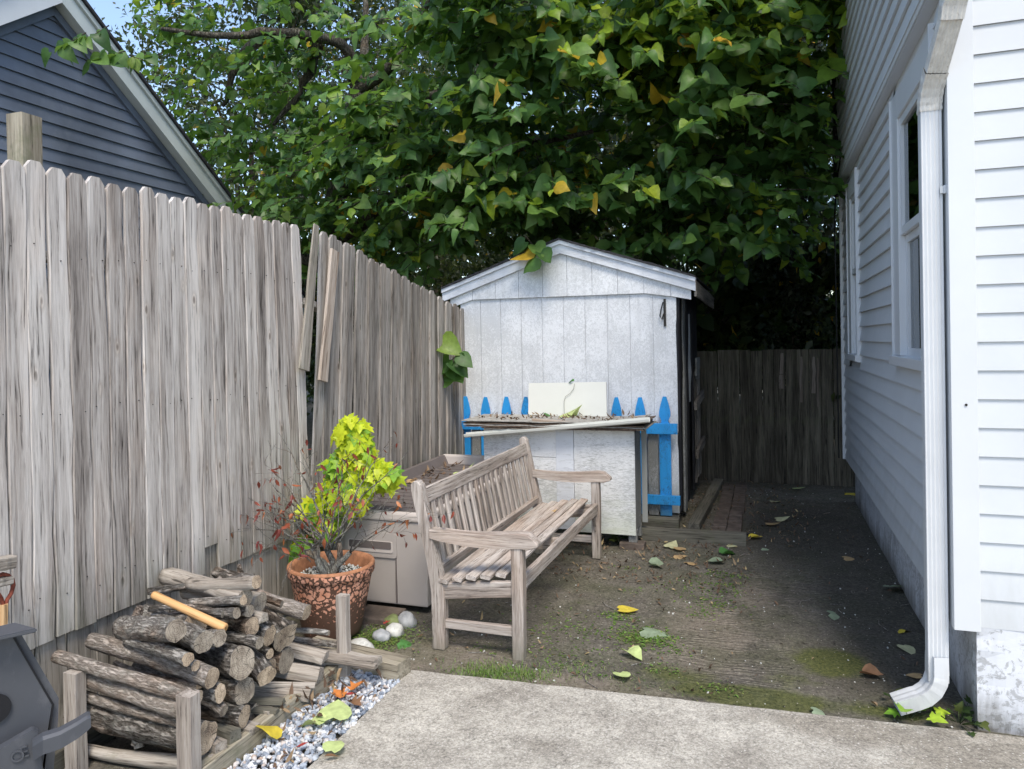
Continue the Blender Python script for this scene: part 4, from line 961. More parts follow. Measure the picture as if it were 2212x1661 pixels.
srb = thing('potted_shrub', 'twiggy leafless-looking shrub with dark red leaves growing in the terracotta pot', 'shrub', PC+Vector((0, 0, .31)))
bm = bmesh.new(); tips = []
B0 = PC+Vector((-.01, 0, .30))
def branch(p, d, L, r, depth, sides=5):
    n_ = 6; pts = [p.copy()]; rad = [r]
    for i in range(n_):
        d = (d+Vector((random.gauss(0, .16), random.gauss(0, .16), random.gauss(0, .13)))).normalized()
        p = p+d*(L/n_); pts.append(p.copy()); rad.append(max(.0011, r*(1-.62*(i+1)/n_)))
        if depth > 0 and i > 1 and random.random() < .8:
            nd = (d+Vector((random.gauss(0, .7), random.gauss(0, .7), random.gauss(.05, .45)))).normalized()
            branch(p, nd, L*random.uniform(.45, .75), rad[-1]*.6, depth-1)
        if depth <= 1: tips.append((p.copy(), d.copy()))
    tube(bm, pts, rad, sides if r > .004 else 4)
for k in range(6):                                  # thick gnarled stems
    a = k*1.05+.3; p = B0+Vector((.025*math.cos(a), .025*math.sin(a), 0)); d = Vector((.45*math.cos(a), .45*math.sin(a), 1)).normalized()
    n_ = 5; pts = [p.copy()]; rad = [.022]
    for i in range(n_):
        d = (d+Vector((random.gauss(0, .2), random.gauss(0, .2), random.gauss(0, .1)))).normalized(); p = p+d*.04; pts.append(p.copy()); rad.append(.020-.0016*i)
    tube(bm, pts, rad, 8)
    for q in range(3):
        nd = (d+Vector((random.gauss(0, .65), random.gauss(0, .5), random.gauss(.15, .35)))).normalized(); branch(p, nd, random.uniform(.22, .42), .005, 2)
for (tx, ty, dv) in ((450, 1040, 0), (600, 935, .0), (470, 1170, 0), (560, 1030, -.05), (865, 1000, 0), (650, 975, .05), (830, 970, .1), (870, 1090, 0), (745, 1000, .0), (600, 1120, .1)):
    T_ = at(tx, ty, Y=3.54+dv); s = B0+Vector((random.uniform(-.02, .02), 0, .16)); pts = []; rad = []
    for i in range(9):
        u = i/8; q = s.lerp(T_, u)+Vector((0, 0, .05*math.sin(u*3.1)))+Vector([random.gauss(0, .006) for _ in range(3)]); pts.append(q); rad.append(.0055*(1-u)+.0012)
        if u > .35:
            tips.append((q.copy(), (T_-s).normalized()))
            if random.random() < .9: branch(q, ((T_-s).normalized()+Vector([random.gauss(0, .6) for _ in range(3)])).normalized(), random.uniform(.07, .16), .002, 0)
    tube(bm, pts, rad, 5)
obj('branches', bm, M['barkpot'], srb, smooth=True)
sel_ = [tips[i] for i in rng.choice(len(tips), min(230, len(tips)), replace=False) if tips[i][0].z > .5]
leaves('red_leaves', OVAL, [t_[0][:] for t_ in sel_], [(random.gauss(0, .5), random.gauss(0, .5), -.8) for _ in sel_], [(random.gauss(0, 1), random.gauss(0, 1), .4) for _ in sel_], [random.uniform(.028, .055) for _ in sel_], M['redleaf'], srb, curl=1.2)
# lime vine behind the pot
lv = thing('lime_vine', 'bright lime-yellow lobed vine climbing between the pot and the storage box', 'plant', (-2.6, 3.85, 0))
pos, tp, nr, scl, mi = [], [], [], [], []
def blob(c, r, k, m_):
    for _ in range(k):
        d = Vector((random.gauss(0, 1), random.gauss(0, 1), random.gauss(0, 1))).normalized()
        u = random.random()**.25; p = Vector(c)+Vector((d.x*r[0]*u, d.y*r[1]*u, d.z*r[2]*u))
        pos.append(p[:]); out = Vector((d.x+.25, d.y-.7, d.z+.6)).normalized(); nr.append(out[:]); tp.append((random.gauss(0, .5), random.gauss(0, .3)-.3, -.9)); scl.append(random.uniform(.06, .105)); mi.append(m_ if random.random() < .9 else 1-m_)
blob((-2.38, 3.88, 1.08), (.105, .09, .11), 90, 0); blob((-2.36, 3.90, .96), (.13, .10, .10), 100, 0); blob((-2.30, 3.92, .84), (.18, .10, .10), 120, 0); blob((-2.47, 3.88, .86), (.10, .08, .12), 80, 1); blob((-2.43, 3.86, .72), (.17, .1, .11), 130, 0)
blob((-2.19, 3.93, .84), (.10, .07, .06), 40, 0); blob((-2.62, 3.82, .64), (.09, .07, .05), 40, 0); blob((-2.55, 3.84, .55), (.09, .06, .09), 60, 1); blob((-2.70, 3.80, .37), (.10, .07, .10), 120, 1); blob((-2.62, 3.80, .27), (.10, .06, .06), 60, 1)
leaves('foliage', LOBED, pos, tp, nr, scl, [M['lime'], M['limegreen']], lv, np.array(mi), curl=.4)
bm = bmesh.new()
for k in range(5):
    pts = [Vector((-2.66+.03*k, 3.82, .0)), Vector((-2.66+.02*k, 3.80, .3)), Vector((-2.58+.03*k, 3.85, .6)), Vector((-2.45+.04*k, 3.9, .85)), Vector((-2.40+.03*k, 3.9, 1.05))]; tube(bm, [p+Vector([random.gauss(0, .012) for _ in range(3)]) for p in pts], .004, 5)
obj('stems', bm, M['barkpot'], lv)
# garden stones
for (px, py, s, mm, lb) in ((780, 1397, (.075, .05, .042), 'stone', 'largest flat white stone beside the wood rack post'), (824, 1374, (.05, .042, .035), 'stonegrey', 'small grey-white stone between two white stones'), (853, 1363, (.05, .05, .042), 'stone', 'round pale stone in the garden border row'), (879, 1342, (.058, .05, .050), 'stonegrey', 'speckled grey stone nearest the bench leg'), (848, 1342, (.05, .045, .035), 'stonemoss', 'green mossy stone under the storage box corner')):
    c = at(px, py, Z=.02); bm = bmesh.new(); bmesh.ops.create_icosphere(bm, subdivisions=3, radius=1)
    for v in bm.verts:
        f = 1+.22*mnoise.noise(v.co*1.3+c*5)+.07*mnoise.noise(v.co*4+c*9); v.co = Vector((v.co.x*s[0]*f, v.co.y*s[1]*f, v.co.z*s[2]*f))
    tag(obj('border_stone', bm, M[mm], None, Matrix.Translation(c), True), lb, 'stone', 'stones edging the pot bed')

# ------------------------------------------------------------ wood rack, logs
def rackpost(x, y, z0, z1, w_, lb):
    tag(plank('rack_post', (x, y, z0), (x, y, z1), w_, w_*.8, M['post'], None, upv=(0, 1, 0), ch=.002), lb, 'post', 'upright posts of the firewood rack')
rackpost(-2.53, 2.10, 0, .385, .062, 'rack post at the far left front, beside the grey grill')
rackpost(-1.985, 2.10, 0, .375, .066, 'rack post at the near front corner of the woodpile')
rackpost(-1.945, 3.06, 0, .415, .055, 'rack post at the back of the woodpile in front of the pot')
tag(plank('bed_timber', (-1.985, 1.6, .045), (-1.985, 3.05, .045), .06, .09, M['timber'], None), 'long weathered timber running along the gravel under the woodpile', 'timber')
tag(plank('bed_timber', (-2.62, 1.9, .04), (-2.62, 3.3, .04), .07, .08, M['timberdark'], None), 'dark timber under the woodpile against the fence', 'timber')
tag(plank('border_timber', (-2.25, 3.23, .05), (-1.665, 3.14, .05), .11, .10, M['timber'], None), 'squat cracked timber ending at the corner of the concrete slab', 'timber')
tag(plank('board_scrap', at(655, 1407, Y=3.06), at(815, 1432, Y=3.02), .085, .035, M['split'], None, jit=.004), 'split flat plank lying on the border timber', 'board')
tag(plank('board_scrap', at(640, 1412, Y=3.0), at(812, 1441, Y=2.98), .03, .02, M['split'], None, jit=.004), 'thin splintered strip under the flat plank', 'board')
NL = [0]
def log(p0, p1, r, label, bark='bark', r2=None, bend=.012, knob=None, rough=.13, oval=1.):
    """round log with bark side and two cut ends; p1 is the visible end"""
    p0, p1 = Vector(p0), Vector(p1); r2 = (r2 or r)*.93; r = r*.93; mw, L = orient(p1, p0); bm = bmesh.new(); ns_, sd_ = 14, 18; rings = []
    sd0 = NL[0]*13.7; NL[0] += 1; ba = random.uniform(0, 6.28)
    for i in range(ns_+1):
        u = i/ns_; rr = r+(r2-r)*u; ring_ = []
        cx, cy = bend*math.sin(math.pi*u)*math.cos(ba), bend*math.sin(math.pi*u)*math.sin(ba)
        for k in range(sd_):
            a = 2*math.pi*k/sd_; f = 1+rough*1.3*mnoise.noise(Vector((math.cos(a)*1.4, math.sin(a)*1.4, u*L*6+sd0)))+rough*mnoise.noise(Vector((math.cos(a)*6, math.sin(a)*6, u*L*25+sd0)))
            ring_.append(bm.verts.new((cx+rr*f*math.cos(a)*oval, cy+rr*f*math.sin(a), u*L)))
        rings.append(ring_)
    for a, b_ in zip(rings, rings[1:]):
        for k in range(sd_): f = bm.faces.new((a[k], a[(k+1) % sd_], b_[(k+1) % sd_], b_[k])); f.smooth = True
    for rg in (rings[0][::-1], rings[-1]): bm.faces.new(rg).material_index = 1
    if knob:
        for (u, a, l_, kr) in knob:
            c0 = Vector((0, 0, u*L)); dd = Vector((math.cos(a), math.sin(a), .35)).normalized(); tube(bm, [c0+dd*r*.7, c0+dd*(r+l_*.6), c0+dd*(r+l_)], [kr*1.3, kr, kr*.8], 8)
    bmesh.ops.recalc_face_normals(bm, faces=bm.faces)
    me = bpy.data.meshes.new('log'); bm.to_mesh(me); bm.free()
    return tag(link('firewood_log', me, [M[bark], M['end']], None, mw), label, 'log', 'logs stacked in the rack')
# front row, long logs lying across
log((-2.62, 2.26, .43), (-2.0, 2.237, .368), .041, 'long thick smooth log highest in the front row, pointing right', 'barksm', .036, .01)
log((-2.66, 2.13, .415), (-2.0, 2.165, .325), .030, 'long slightly bent log resting on the front left rack post', 'barksm', .027, .02)
log((-2.62, 2.17, .335), (-2.03, 2.15, .272), .036, 'third long log down, its end behind the near rack post', 'barksm', .036, .01)
log((-2.62, 2.16, .27), (-1.98, 2.17, .222), .021, 'thin straight pole above the big rough-barked log', 'barksm', .021, .012)
log((-2.64, 2.20, .19), (-1.99, 2.19, .165), .062, 'big rough black-barked log low in the front row', 'bark', .066, .01, [(.45, -1.2, .03, .012)], .16)
log((-2.64, 2.16, .045), (-1.98, 2.22, .06), .034, 'reddish barkless branch at the bottom of the front row', 'split', .022, .02, [(.5, 1.9, .07, .014)])
log((-2.58, 2.40, .10), (-2.06, 2.38, .09), .045, 'dark log half hidden beneath the rough-barked log', 'bark')
log((-2.64, 2.62, .09), (-2.05, 2.55, .08), .045, 'dark log at ground level in the middle of the pile', 'bark')
# second row and heap
log((-2.50, 2.30, .48), (-2.10, 2.17, .565), .045, 'fat log with pale round cut end at the upper left of the pile', 'barkgrey', .05, .01, [(.8, 2.2, .05, .018)], .14)
log((-2.55, 2.45, .43), (-2.22, 2.40, .49), .055, 'rough-barked stump behind the fat pale-ended log', 'bark', .05, 0, None, .2)
log((-2.42, 2.25, .455), (-2.04, 2.16, .468), .026, 'narrow grey log under the fat pale-ended log', 'barkgrey', .024)
log((-2.5, 2.42, .49), (-2.07, 2.28, .48), .045, 'weathered log with half split end under the wooden handle', 'barkgrey')
log((-2.68, 2.72, .545), (-2.12, 2.58, .545), .040, 'grey barkless log lying high towards the fence', 'split', .045, .008)
log((-2.45, 2.62, .56), (-2.06, 2.58, .62), .030, 'slanting pale log sticking up at the top of the pile', 'split', .032)
log((-2.62, 2.98, .49), (-2.32, 2.88, .50), .034, 'dark crooked log end at the back beside the fence', 'bark', .03, .01, [(.3, 1.6, .04, .012)])
log((-2.55, 2.70, .50), (-2.12, 2.68, .495), .043, 'pale round-ended log at the back right of the pile', 'split')
log((-2.55, 2.92, .47), (-2.05, 2.92, .37), .038, 'reddish brown log sloping down towards the pot', 'barksm')
log((-2.40, 2.56, .50), (-2.08, 2.52, .56), .021, 'thin branch crossing under the slanting pale log', 'barkgrey')
log((-2.5, 2.52, .44), (-2.10, 2.50, .51), .024, 'short dark log below the thin crossing branch', 'bark')
log((-2.5, 2.62, .43), (-2.10, 2.58, .49), .028, 'short dark split log beside the pale round-ended log', 'bark')
log((-2.5, 2.66, .40), (-2.08, 2.57, .43), .042, 'cracked log end in the middle right of the pile', 'bark')
log((-2.5, 2.46, .40), (-2.05, 2.34, .475), .036, 'brown round log end just under the wooden handle tip', 'barkgrey')
log((-2.5, 2.57, .36), (-2.02, 2.54, .38), .026, 'small round log end above the big barked chunk', 'bark')
log((-2.4, 2.58, .28), (-1.99, 2.395, .36), .072, 'large log with wide oval ring-marked cut face in the centre', 'bark', .06, 0, None, .12, .8)
log((-2.4, 2.72, .36), (-1.99, 2.54, .245), .046, 'rough log sloping down right of the big cut face', 'bark', .05, 0, None, .2)
log((-2.5, 2.50, .20), (-2.0, 2.42, .235), .058, 'thick round log end below the big cut face', 'bark')
log((-2.5, 2.36, .28), (-2.0, 2.28, .29), .040, 'narrow oval log end left of the thick round one', 'barkgrey', oval=.7)
log((-2.45, 2.32, .17), (-1.98, 2.39, .15), .046, 'rough log end resting on wood blocks near the gravel', 'bark', .03)
log((-2.2, 2.30, .25), (-2.0, 2.30, .215), .024, 'short pale branch lying on the rough log end', 'barksm')
log((-2.35, 2.86, .40), (-2.06, 2.76, .31), .066, 'chunky grey stump at the right end of the pile', 'bark', .05, 0, None, .25)
log((-2.35, 2.72, .42), (-2.06, 2.66, .36), .050, 'split dark log beside the grey stump', 'bark', .05, 0, None, .22, .7)
log((-2.5, 2.50, .33), (-2.06, 2.44, .34), .05, 'blackened log wedged in the middle of the heap', 'bark')
log((-2.5, 2.80, .2), (-2.08, 2.80, .19), .06, 'dark thick log under the grey stump', 'bark')
log((-2.5, 2.66, .22), (-2.08, 2.68, .2), .05, 'dark log at mid height in the right of the heap', 'bark')
log((-2.3, 2.95, .23), (-1.98, 2.99, .255), .014, 'short lichen-spotted stick touching the back rack post, upper', 'barkgrey')
log((-2.3, 3.02, .19), (-1.95, 3.09, .16), .017, 'lichen-spotted stick lying in front of the back rack post', 'barkgrey')
for (a_, b_, r_, l_, k_) in (((-2.6, 2.35, .30), (-2.06, 2.24, .335), .018, 'thin brown stick between the front row and the narrow oval log', 'barksm'), ((-2.5, 2.52, .27), (-2.03, 2.47, .295), .017, 'thin stick end between the big cut face and the thick round end', 'barkgrey'),
        ((-2.45, 2.7, .30), (-2.03, 2.62, .30), .022, 'small knotty stick right of the big cut face', 'bark'), ((-2.42, 2.36, .545), (-2.12, 2.44, .525), .016, 'thin twisted stick lying under the wooden handle', 'bark'), ((-2.62, 2.55, .535), (-2.2, 2.74, .575), .020, 'crooked thin stick lying crosswise at the top back', 'bark'),
        ((-2.4, 2.75, .50), (-2.10, 2.80, .445), .018, 'thin dark stick below the reddish sloping log', 'bark'), ((-2.5, 2.30, .405), (-2.04, 2.20, .425), .020, 'slim stick just above the long thick smooth log', 'barkgrey')):
    log(a_, b_, r_, l_, k_, r_*.8, .02)
def split(p0, p1, w_, h_, label, wedge=True, bark='split'):
    p0, p1 = Vector(p0), Vector(p1); mw, L = orient(p1, p0); bm = bmesh.new(); rings = []
    prof = [(-w_/2, -h_/2), (w_/2, -h_/2), (w_*.42, h_*.05), (w_*.05, h_/2), (-w_*.4, h_*.3)] if wedge else [(-w_/2, -h_/2), (w_/2, -h_*.45), (w_/2, h_/2), (0, h_*.55), (-w_/2, h_*.45)]
    for i in range(7):
        u = i/6; rings.append([bm.verts.new((x*(1+random.uniform(-.08, .08)), y*(1+random.uniform(-.1, .1)), u*L+random.uniform(-.004, .004))) for x, y in prof])
    k = len(prof)
    for a, b_ in zip(rings, rings[1:]):
        for j in range(k): bm.faces.new((a[j], a[(j+1) % k], b_[(j+1) % k], b_[j]))
    bm.faces.new(rings[0][::-1]); bm.faces.new(rings[-1])
    return tag(obj('split_wood', bm, M[bark], None, mw), label, 'split wood', 'split pieces in the woodpile')
split((-2.3, 2.62, .13), (-1.93, 2.76, .075), .05, .045, 'pale flat split piece overhanging the gravel timber')
split((-2.35, 2.80, .16), (-1.95, 2.87, .115), .07, .06, 'wedge-shaped grey split piece with square end')
split((-2.3, 2.95, .19), (-1.98, 2.96, .155), .07, .05, 'blocky brown split piece below the flat plank')
split((-2.2, 2.98, .10), (-1.92, 3.06, .085), .05, .035, 'curved dark slab beside the back of the gravel')
split((-2.3, 2.60, .10), (-1.97, 2.55, .085), .045, .03, 'short split block on the timber near the rough log end', False)
split((-2.2, 2.30, .10), (-1.97, 2.245, .10), .05, .05, 'square-cut block stacked beside the near rack post', False)
split((-2.2, 2.36, .10), (-1.965, 2.32, .105), .055, .06, 'dark block second from the near rack post', False, 'timberdark')
split((-2.25, 2.45, .085), (-1.955, 2.42, .085), .06, .03, 'tan square block lying on the gravel timber', False)
split((-2.3, 2.50, .13), (-1.95, 2.60, .115), .035, .018, 'upper thin dark slat poking out over the gravel', False, 'timberdark')
split((-2.3, 2.48, .11), (-1.95, 2.56, .092), .035, .016, 'lower thin dark slat poking out over the gravel', False, 'timberdark')
split((-2.4, 2.72, .45), (-2.06, 2.62, .455), .05, .04, 'grey split billet on top of the heap in front of the reddish log')
split((-2.2, 2.62, .15), (-1.93, 2.80, .10), .03, .02, 'splintered stick crossing the flat split piece')
bm = bmesh.new(); pa, pb = at(331, 1284, X=-2.42), at(487, 1357, X=-2.06)
mw, L = orient(pa, pb)
tube(bm, [(0, 0, 0), (0, 0, .012), (0, 0, .03), (0, 0, L*.5), (0, 0, L-.006), (0, 0, L)], [.014, .0175, .016, .0165, .0185, .0165], 20)
tag(obj('wooden_handle', bm, M['stick'], None, mw, True), 'smooth orange-tan wooden handle lying on top of the woodpile', 'handle')

# ------------------------------------------------------------ grill and shovel at lower left
gr = thing('grill', 'dark grey steel barbecue grill at the lower left corner', 'grill', (-2.1, 1.6, 0))
nG = Vector((.80, -.60, 0)); rG = Vector((.60, .80, 0)); oG = Vector((-1.92, 1.50, 0))
def gp(x, y, off=0):                                # point on the grill's front plane
    d = fw + rt*((x-CX)/F) - up*((y-CY)/F); q = oG+nG*off-Vector((0, 0, H)); q.z = 0
    t_ = q.dot(nG)/d.dot(nG); return Vector((0, 0, H))+d*t_
def gpoly(nm, px, ext, matn, off=0, bev=0):
    bm = bmesh.new(); prism(bm, [gp(x, y, off) for x, y in px], ext)
    if bev: bmesh.ops.bevel(bm, geom=bm.edges[:], offset=bev, segments=2, affect='EDGES')
    return obj(nm, bm, matn, gr)
gpoly('body', [(-160, 1480), (-20, 1372), (26, 1372), (112, 1522), (100, 1600), (88, 1680), (-160, 1700)], -nG*.28-Vector((0, 0, .10)), M['grill'])
gpoly('side_panel', [(29, 1370), (46, 1370), (127, 1508), (126, 1552), (112, 1700), (92, 1700), (104, 1596), (116, 1522)], -nG*.28-Vector((0, 0, .10)), M['grill'], -.012)
gpoly('seam', [(24, 1371), (29, 1371), (117, 1521), (106, 1600), (103, 1600), (112, 1522)], nG*.002, M['grilldark'])
bm = bmesh.new(); c = [gp(81, 1366, .07), gp(-40, 1426, .07)]; dpt = -nG*.09
a0, a1 = c[0], c[1]; a1.z = a0.z-.004
prism(bm, [a1, a0, a0+dpt+rG*-.05, a1+dpt], (0, 0, .012)); bmesh.ops.bevel(bm, geom=bm.edges[:], offset=.003, segments=2, affect='EDGES'); obj('top_shelf', bm, M['grill'], gr)
bm = bmesh.new(); cc0 = gp(-14, 1530, .0)
for (ra, rb, off, mk_) in ((.040, .046, .006, 0), (.030, .0, .002, 1)):
    ring_o = [cc0+nG*off+(rG*math.cos(a*math.pi/16)+Vector((0, 0, 1))*math.sin(a*math.pi/16))*ra for a in range(32)]
    prism(bm, ring_o, nG*(.004 if mk_ == 0 else .007), mk_)
obj('air_vent', bm, [M['grilldark'], M['grill']], gr)
gpoly('handle_plate', [(-60, 1650), (0, 1608), (70, 1567), (84, 1572), (86, 1610), (100, 1700), (-60, 1720)], nG*.03, M['grill'], .05, .002)
bm = bmesh.new(); arm = [gp(70, 1618, .09), gp(92, 1604, .12), (gp(130, 1592, .13)), gp(165, 1572, .13), gp(188, 1556, .13), gp(195, 1552, .13)]
rings = []
for i, p in enumerate(arm):
    hh_ = [.022, .022, .022, .021, .019, .014][i]
    rings.append([bm.verts.new(p+nG*sx*.022+Vector((0, 0, sz*hh_))) for sx, sz in ((-1, -1), (1, -1), (1, .7), (.6, 1), (-.6, 1), (-1, .7))])
for a, b_ in zip(rings, rings[1:]):
    for k in range(6): bm.faces.new((a[k], a[(k+1) % 6], b_[(k+1) % 6], b_[k]))
bm.faces.new(rings[0][::-1]); bm.faces.new(rings[-1]); obj('side_arm', bm, M['grill'], gr)
for ch_, px in (('O', (31, 1652)), ('E', (52, 1640))):
    fc = bpy.data.curves.new('letter', 'FONT'); fc.body = ch_; fc.size = .042; fc.extrude = .0025
    tmp = bpy.data.objects.new('t', fc); COL.objects.link(tmp); bpy.context.view_layer.update()
    me = bpy.data.meshes.new_from_object(tmp); bpy.data.objects.remove(tmp)
    p = gp(px[0]-7, px[1]-2, .082); mw = Matrix((rG*.94+Vector((0, 0, .33)), Vector((0, 0, 1)), nG)).transposed().to_4x4(); mw.translation = p
    o = link('raised_letter', me, M['grill'], gr, mw)
gpoly('leg', [(60, 1700), (100, 1700), (104, 1900), (80, 1900)], -nG*.03, M['grilldark'], -.02)
sv = thing('garden_fork_handle', 'rusty red D-shaped tool handle with pale wooden grip at the left edge', 'tool', at(5, 1350, X=-2.62))
def sp_(x, y): return at(x, y, X=-2.60)
bm = bmesh.new(); tube(bm, [sp_(-6, 1246), sp_(6, 1240), sp_(18, 1243), sp_(26, 1250), sp_(29, 1264), sp_(24, 1282), sp_(15, 1296), sp_(12, 1312), sp_(10, 1350), sp_(10, 1500)], .0075, 6); obj('fork_strap', bm, M['rust'], sv, smooth=True)
bm = bmesh.new(); tube(bm, [sp_(-6, 1280), sp_(2, 1292), sp_(6, 1305), sp_(6, 1350)], .0075, 6); obj('fork_strap', bm, M['rust'], sv, smooth=True)
plank('shaft', sp_(10, 1600), sp_(7, 1305), .022, .022, M['tool'], sv, upv=(0, 1, 0))
plank('grip', sp_(-30, 1222), sp_(26, 1213), .05, .045, M['split'], sv); plank('grip_brace', sp_(-20, 1262), sp_(22, 1252), .035, .03, M['split'], sv)

# ------------------------------------------------------------ fallen leaves
def fl(x, y, z, size, ang, matn, label, T=HEART, curl=.5, tilt=.12):
    tip = (math.cos(ang), math.sin(ang), random.uniform(-tilt, tilt)); nr_ = (random.uniform(-tilt, tilt), random.uniform(-tilt, tilt), 1)
    o = leaves('fallen_leaf', T, [(0, 0, 0)], [tip], [nr_], [size], M[matn], curl=curl)
    o.location = (x, y, z+.012); tag(o, label, 'leaf', 'fallen leaves')
    return o
FLL = [(-.732, 5.736, .15, 1.2, 'fpale', 'cream heart-shaped leaf on the soil right of the cabinet leg'), (-.629, 5.692, .13, 2.4, 'ftan', 'tan leaf just right of the cream heart-shaped leaf'), (-.668, 5.526, .13, .3, 'ftan', 'curled tan leaf below the cream heart-shaped leaf'),
 (-.558, 5.372, .13, .8, 'ftan', 'brownish yellow leaf right of the long pale green leaf'), (-.80, 5.272, .22, .1, 'fgreen', 'long pale green leaf on bare soil beyond the bench'), (-.33, 5.66, .15, .6, 'fdark', 'folded green and yellow leaf in front of the dark timber'),
 (-.324, 5.472, .15, 3.6, 'fgreen', 'broad grey-green leaf in front of the folded green leaf'), (-.05, 5.901, .14, .1, 'fgreen', 'narrow grey-green leaf right of the dark timber end'), (.512, 5.793, .13, .2, 'ftan', 'single orange-tan leaf alone in the alley centre'),
 (.729, 5.22, .16, -1.2, 'fgreen', 'slim green leaf against the house foundation'), (.33, 4.608, .19, .1, 'fgreen', 'long grey-green leaf in the middle of the alley'), (.694, 4.458, .13, 2.2, 'fyellow', 'bright golden yellow leaf near the downspout'),
 (.648, 4.236, .12, -1.1, 'fpale', 'cream leaf with dark stalk below the golden leaf'), (.665, 3.883, .09, 2.9, 'ftan', 'small tan oval leaf beside the downspout pipe'), (.414, 3.831, .12, -.4, 'fbrown', 'shrivelled pinkish brown leaf left of the downspout'),
 (-.85, 4.33, .15, .25, 'fyellow', 'yellow leaf on the soil in front of the bench'), (-.66, 4.06, .20, -.1, 'fgreen', 'large grey-green leaf lying on the low weeds'), (-.70, 3.76, .15, -.7, 'flight', 'folded yellow-green leaf near the slab edge'),
 (-.69, 3.50, .12, -1.0, 'flight', 'pale green leaf at the edge of the slab'), (.17, 3.39, .11, .1, 'fgreen', 'pale leaf on the slab edge in front of the moss'), (-.141, 6.181, .13, .3, 'fyellow', 'yellow leaf at the right end of the dark timber'),
 (-.302, 5.92, .10, -.3, 'fpale', 'small pale leaf at the foot of the dark timber'), (.064, 6.867, .15, .2, 'fpale', 'pale yellow leaf far down the alley, right of a tan one'), (-.02, 6.683, .15, .1, 'ftan', 'tan yellow leaf far down the alley'),
 (.05, 7.6, .14, 1.2, 'fpale', 'cream leaf near the foot of the back fence'), (.25, 8.3, .16, .1, 'flight', 'yellow-green leaf against the back fence'), (.75, 8.2, .18, 0, 'fyellow', 'yellow leaf in the far right corner of the alley')]
for x, y, s, a, mm, lb in FLL: fl(x, y, 0, s*.72, a, mm, lb, curl=.5)
for px, py, s, a, mm, lb, T, z in ((720, 1556, .145, 2.0, 'flight', 'big upright lime-green leaf on the grey gravel', HEART, .045), (690, 1572, .09, 3.1, 'flight', 'slender yellow-green leaf beside the big lime leaf on gravel', HEART, .03), (716, 1628, .085, 1.7, 'flight', 'pale green leaf at the slab edge by the lower gravel', HEART, .035),
     (763, 1495, .085, 1.4, 'forange', 'bright orange maple-like leaf on the gravel', LOBED, .04), (738, 1512, .075, 2.6, 'forange', 'orange leaf curling over a brown one on the gravel', LOBED, .04), (757, 1522, .08, -.4, 'fbrown', 'crumpled brown leaf on the gravel under the orange ones', LOBED, .035),
     (600, 1575, .10, 4.3, 'fyellow', 'yellow leaf hanging against the rack timber above the gravel', HEART, .06), (745, 1505, .05, .4, 'fred', 'small dark red leaf at the top of the gravel', OVAL, .04), (640, 1620, .05, .4, 'fred', 'small dark red leaf low on the gravel', OVAL, .035),
     (865, 1390, .09, .2, 'fdark', 'dark green leaf on the soil between the stones and bench', HEART, .01), (830, 1352, .04, .6, 'fred', 'tiny red leaf on the moss beside the pot', LOBED, .03), (700, 1640, .06, .8, 'fbrown', 'curled brown leaf low on the gravel', OVAL, .035)):
    c = at(px, py, Z=z); o = fl(c.x, c.y, z, s, a, mm, lb, T, .5, .5 if px in (720, 600) else .25)
# leaves on furniture
for px, py, X_, Y_, Z_, s, a, mm, lb in ((1180, 893, None, None, 1.0, .17, .1, 'fdark', 'green leaf lying on the sheets in front of the cream board'), (1215, 896, None, None, .995, .18, .1, 'flight', 'yellow-green leaf lying on the sheets beside a green one'),
    (1238, 824, None, 6.13, None, .06, 3, 'fdark', 'little green leaf perched on top of the cream board'), (848, 1063, None, None, .595, .13, .5, 'flight', 'rolled yellow-green leaf on the near end of the storage box lid'), (985, 1020, None, None, .595, .14, .3, 'flight', 'rolled yellow-green leaf at the far end of the storage box lid'),
    (880, 1040, None, None, .595, .08, .3, 'ftan', 'curled orange-brown leaf on the storage box lid'), (770, 1076, None, None, .61, .05, .3, 'fbrown', 'small brown leaf on the near rim of the storage box')):
    c = at(px, py, Z=Z_) if Z_ else at(px, py, Y=Y_); fl(c.x, c.y, c.z-.01, s, a, mm, lb, HEART, .8, .35)
def scatter(nm, k, fn, smin, smax, matn, T=OVAL, curl=1.5, parent=None, tilt=.5):
    P_ = [fn() for _ in range(k)]; a = rng.uniform(0, 6.28, k)
    tipv = np.stack([np.cos(a), np.sin(a), rng.uniform(-.2, .2, k)], 1); nv = np.stack([rng.uniform(-tilt, tilt, k), rng.uniform(-tilt, tilt, k), np.ones(k)], 1)
    return stuff(leaves(nm, T, P_, tipv, nv, rng.uniform(smin, smax, k), matn, parent, curl=curl))
def lit():
    while 1:
        x, y = random.uniform(-2.2, .75), random.uniform(3.35, 8.6)
        w_ = .12
        if y < 6 and -1.9 < x < -.1: w_ = .5
        if 4.8 < y < 6 and -1.6 < x < -.1: w_ = 2.5
        if y > 6 and x < .3: w_ = 1.6
        if x > .6: w_ = .25
        if x < -.75 and y > 6: continue
        if random.random()*2.5 < w_: return (x, y, .012)
scatter('leaf_litter', 1100, lit, .012, .042, M['litter'])
o = scatter('gravel_litter', 45, lambda: (random.uniform(-1.94, -1.67), random.uniform(2.0, 3.1), .045), .015, .05, M['litter'])
scatter('lid_litter', 130, lambda: (random.choice([random.gauss(-2.5, .04), random.uniform(-2.58, -1.98)]), random.uniform(4.1, 5.75), .597), .015, .06, M['litter'])
scatter('sheet_litter', 150, lambda: (random.uniform(-2.3, -.9), random.uniform(5.62, 6.0), .998), .015, .05, M['litter'], tilt=.25)
scatter('pile_litter', 60, lambda: (random.uniform(-2.0, -1.75), random.uniform(2.6, 3.05), random.uniform(.05, .10)), .02, .05, M['litter'])
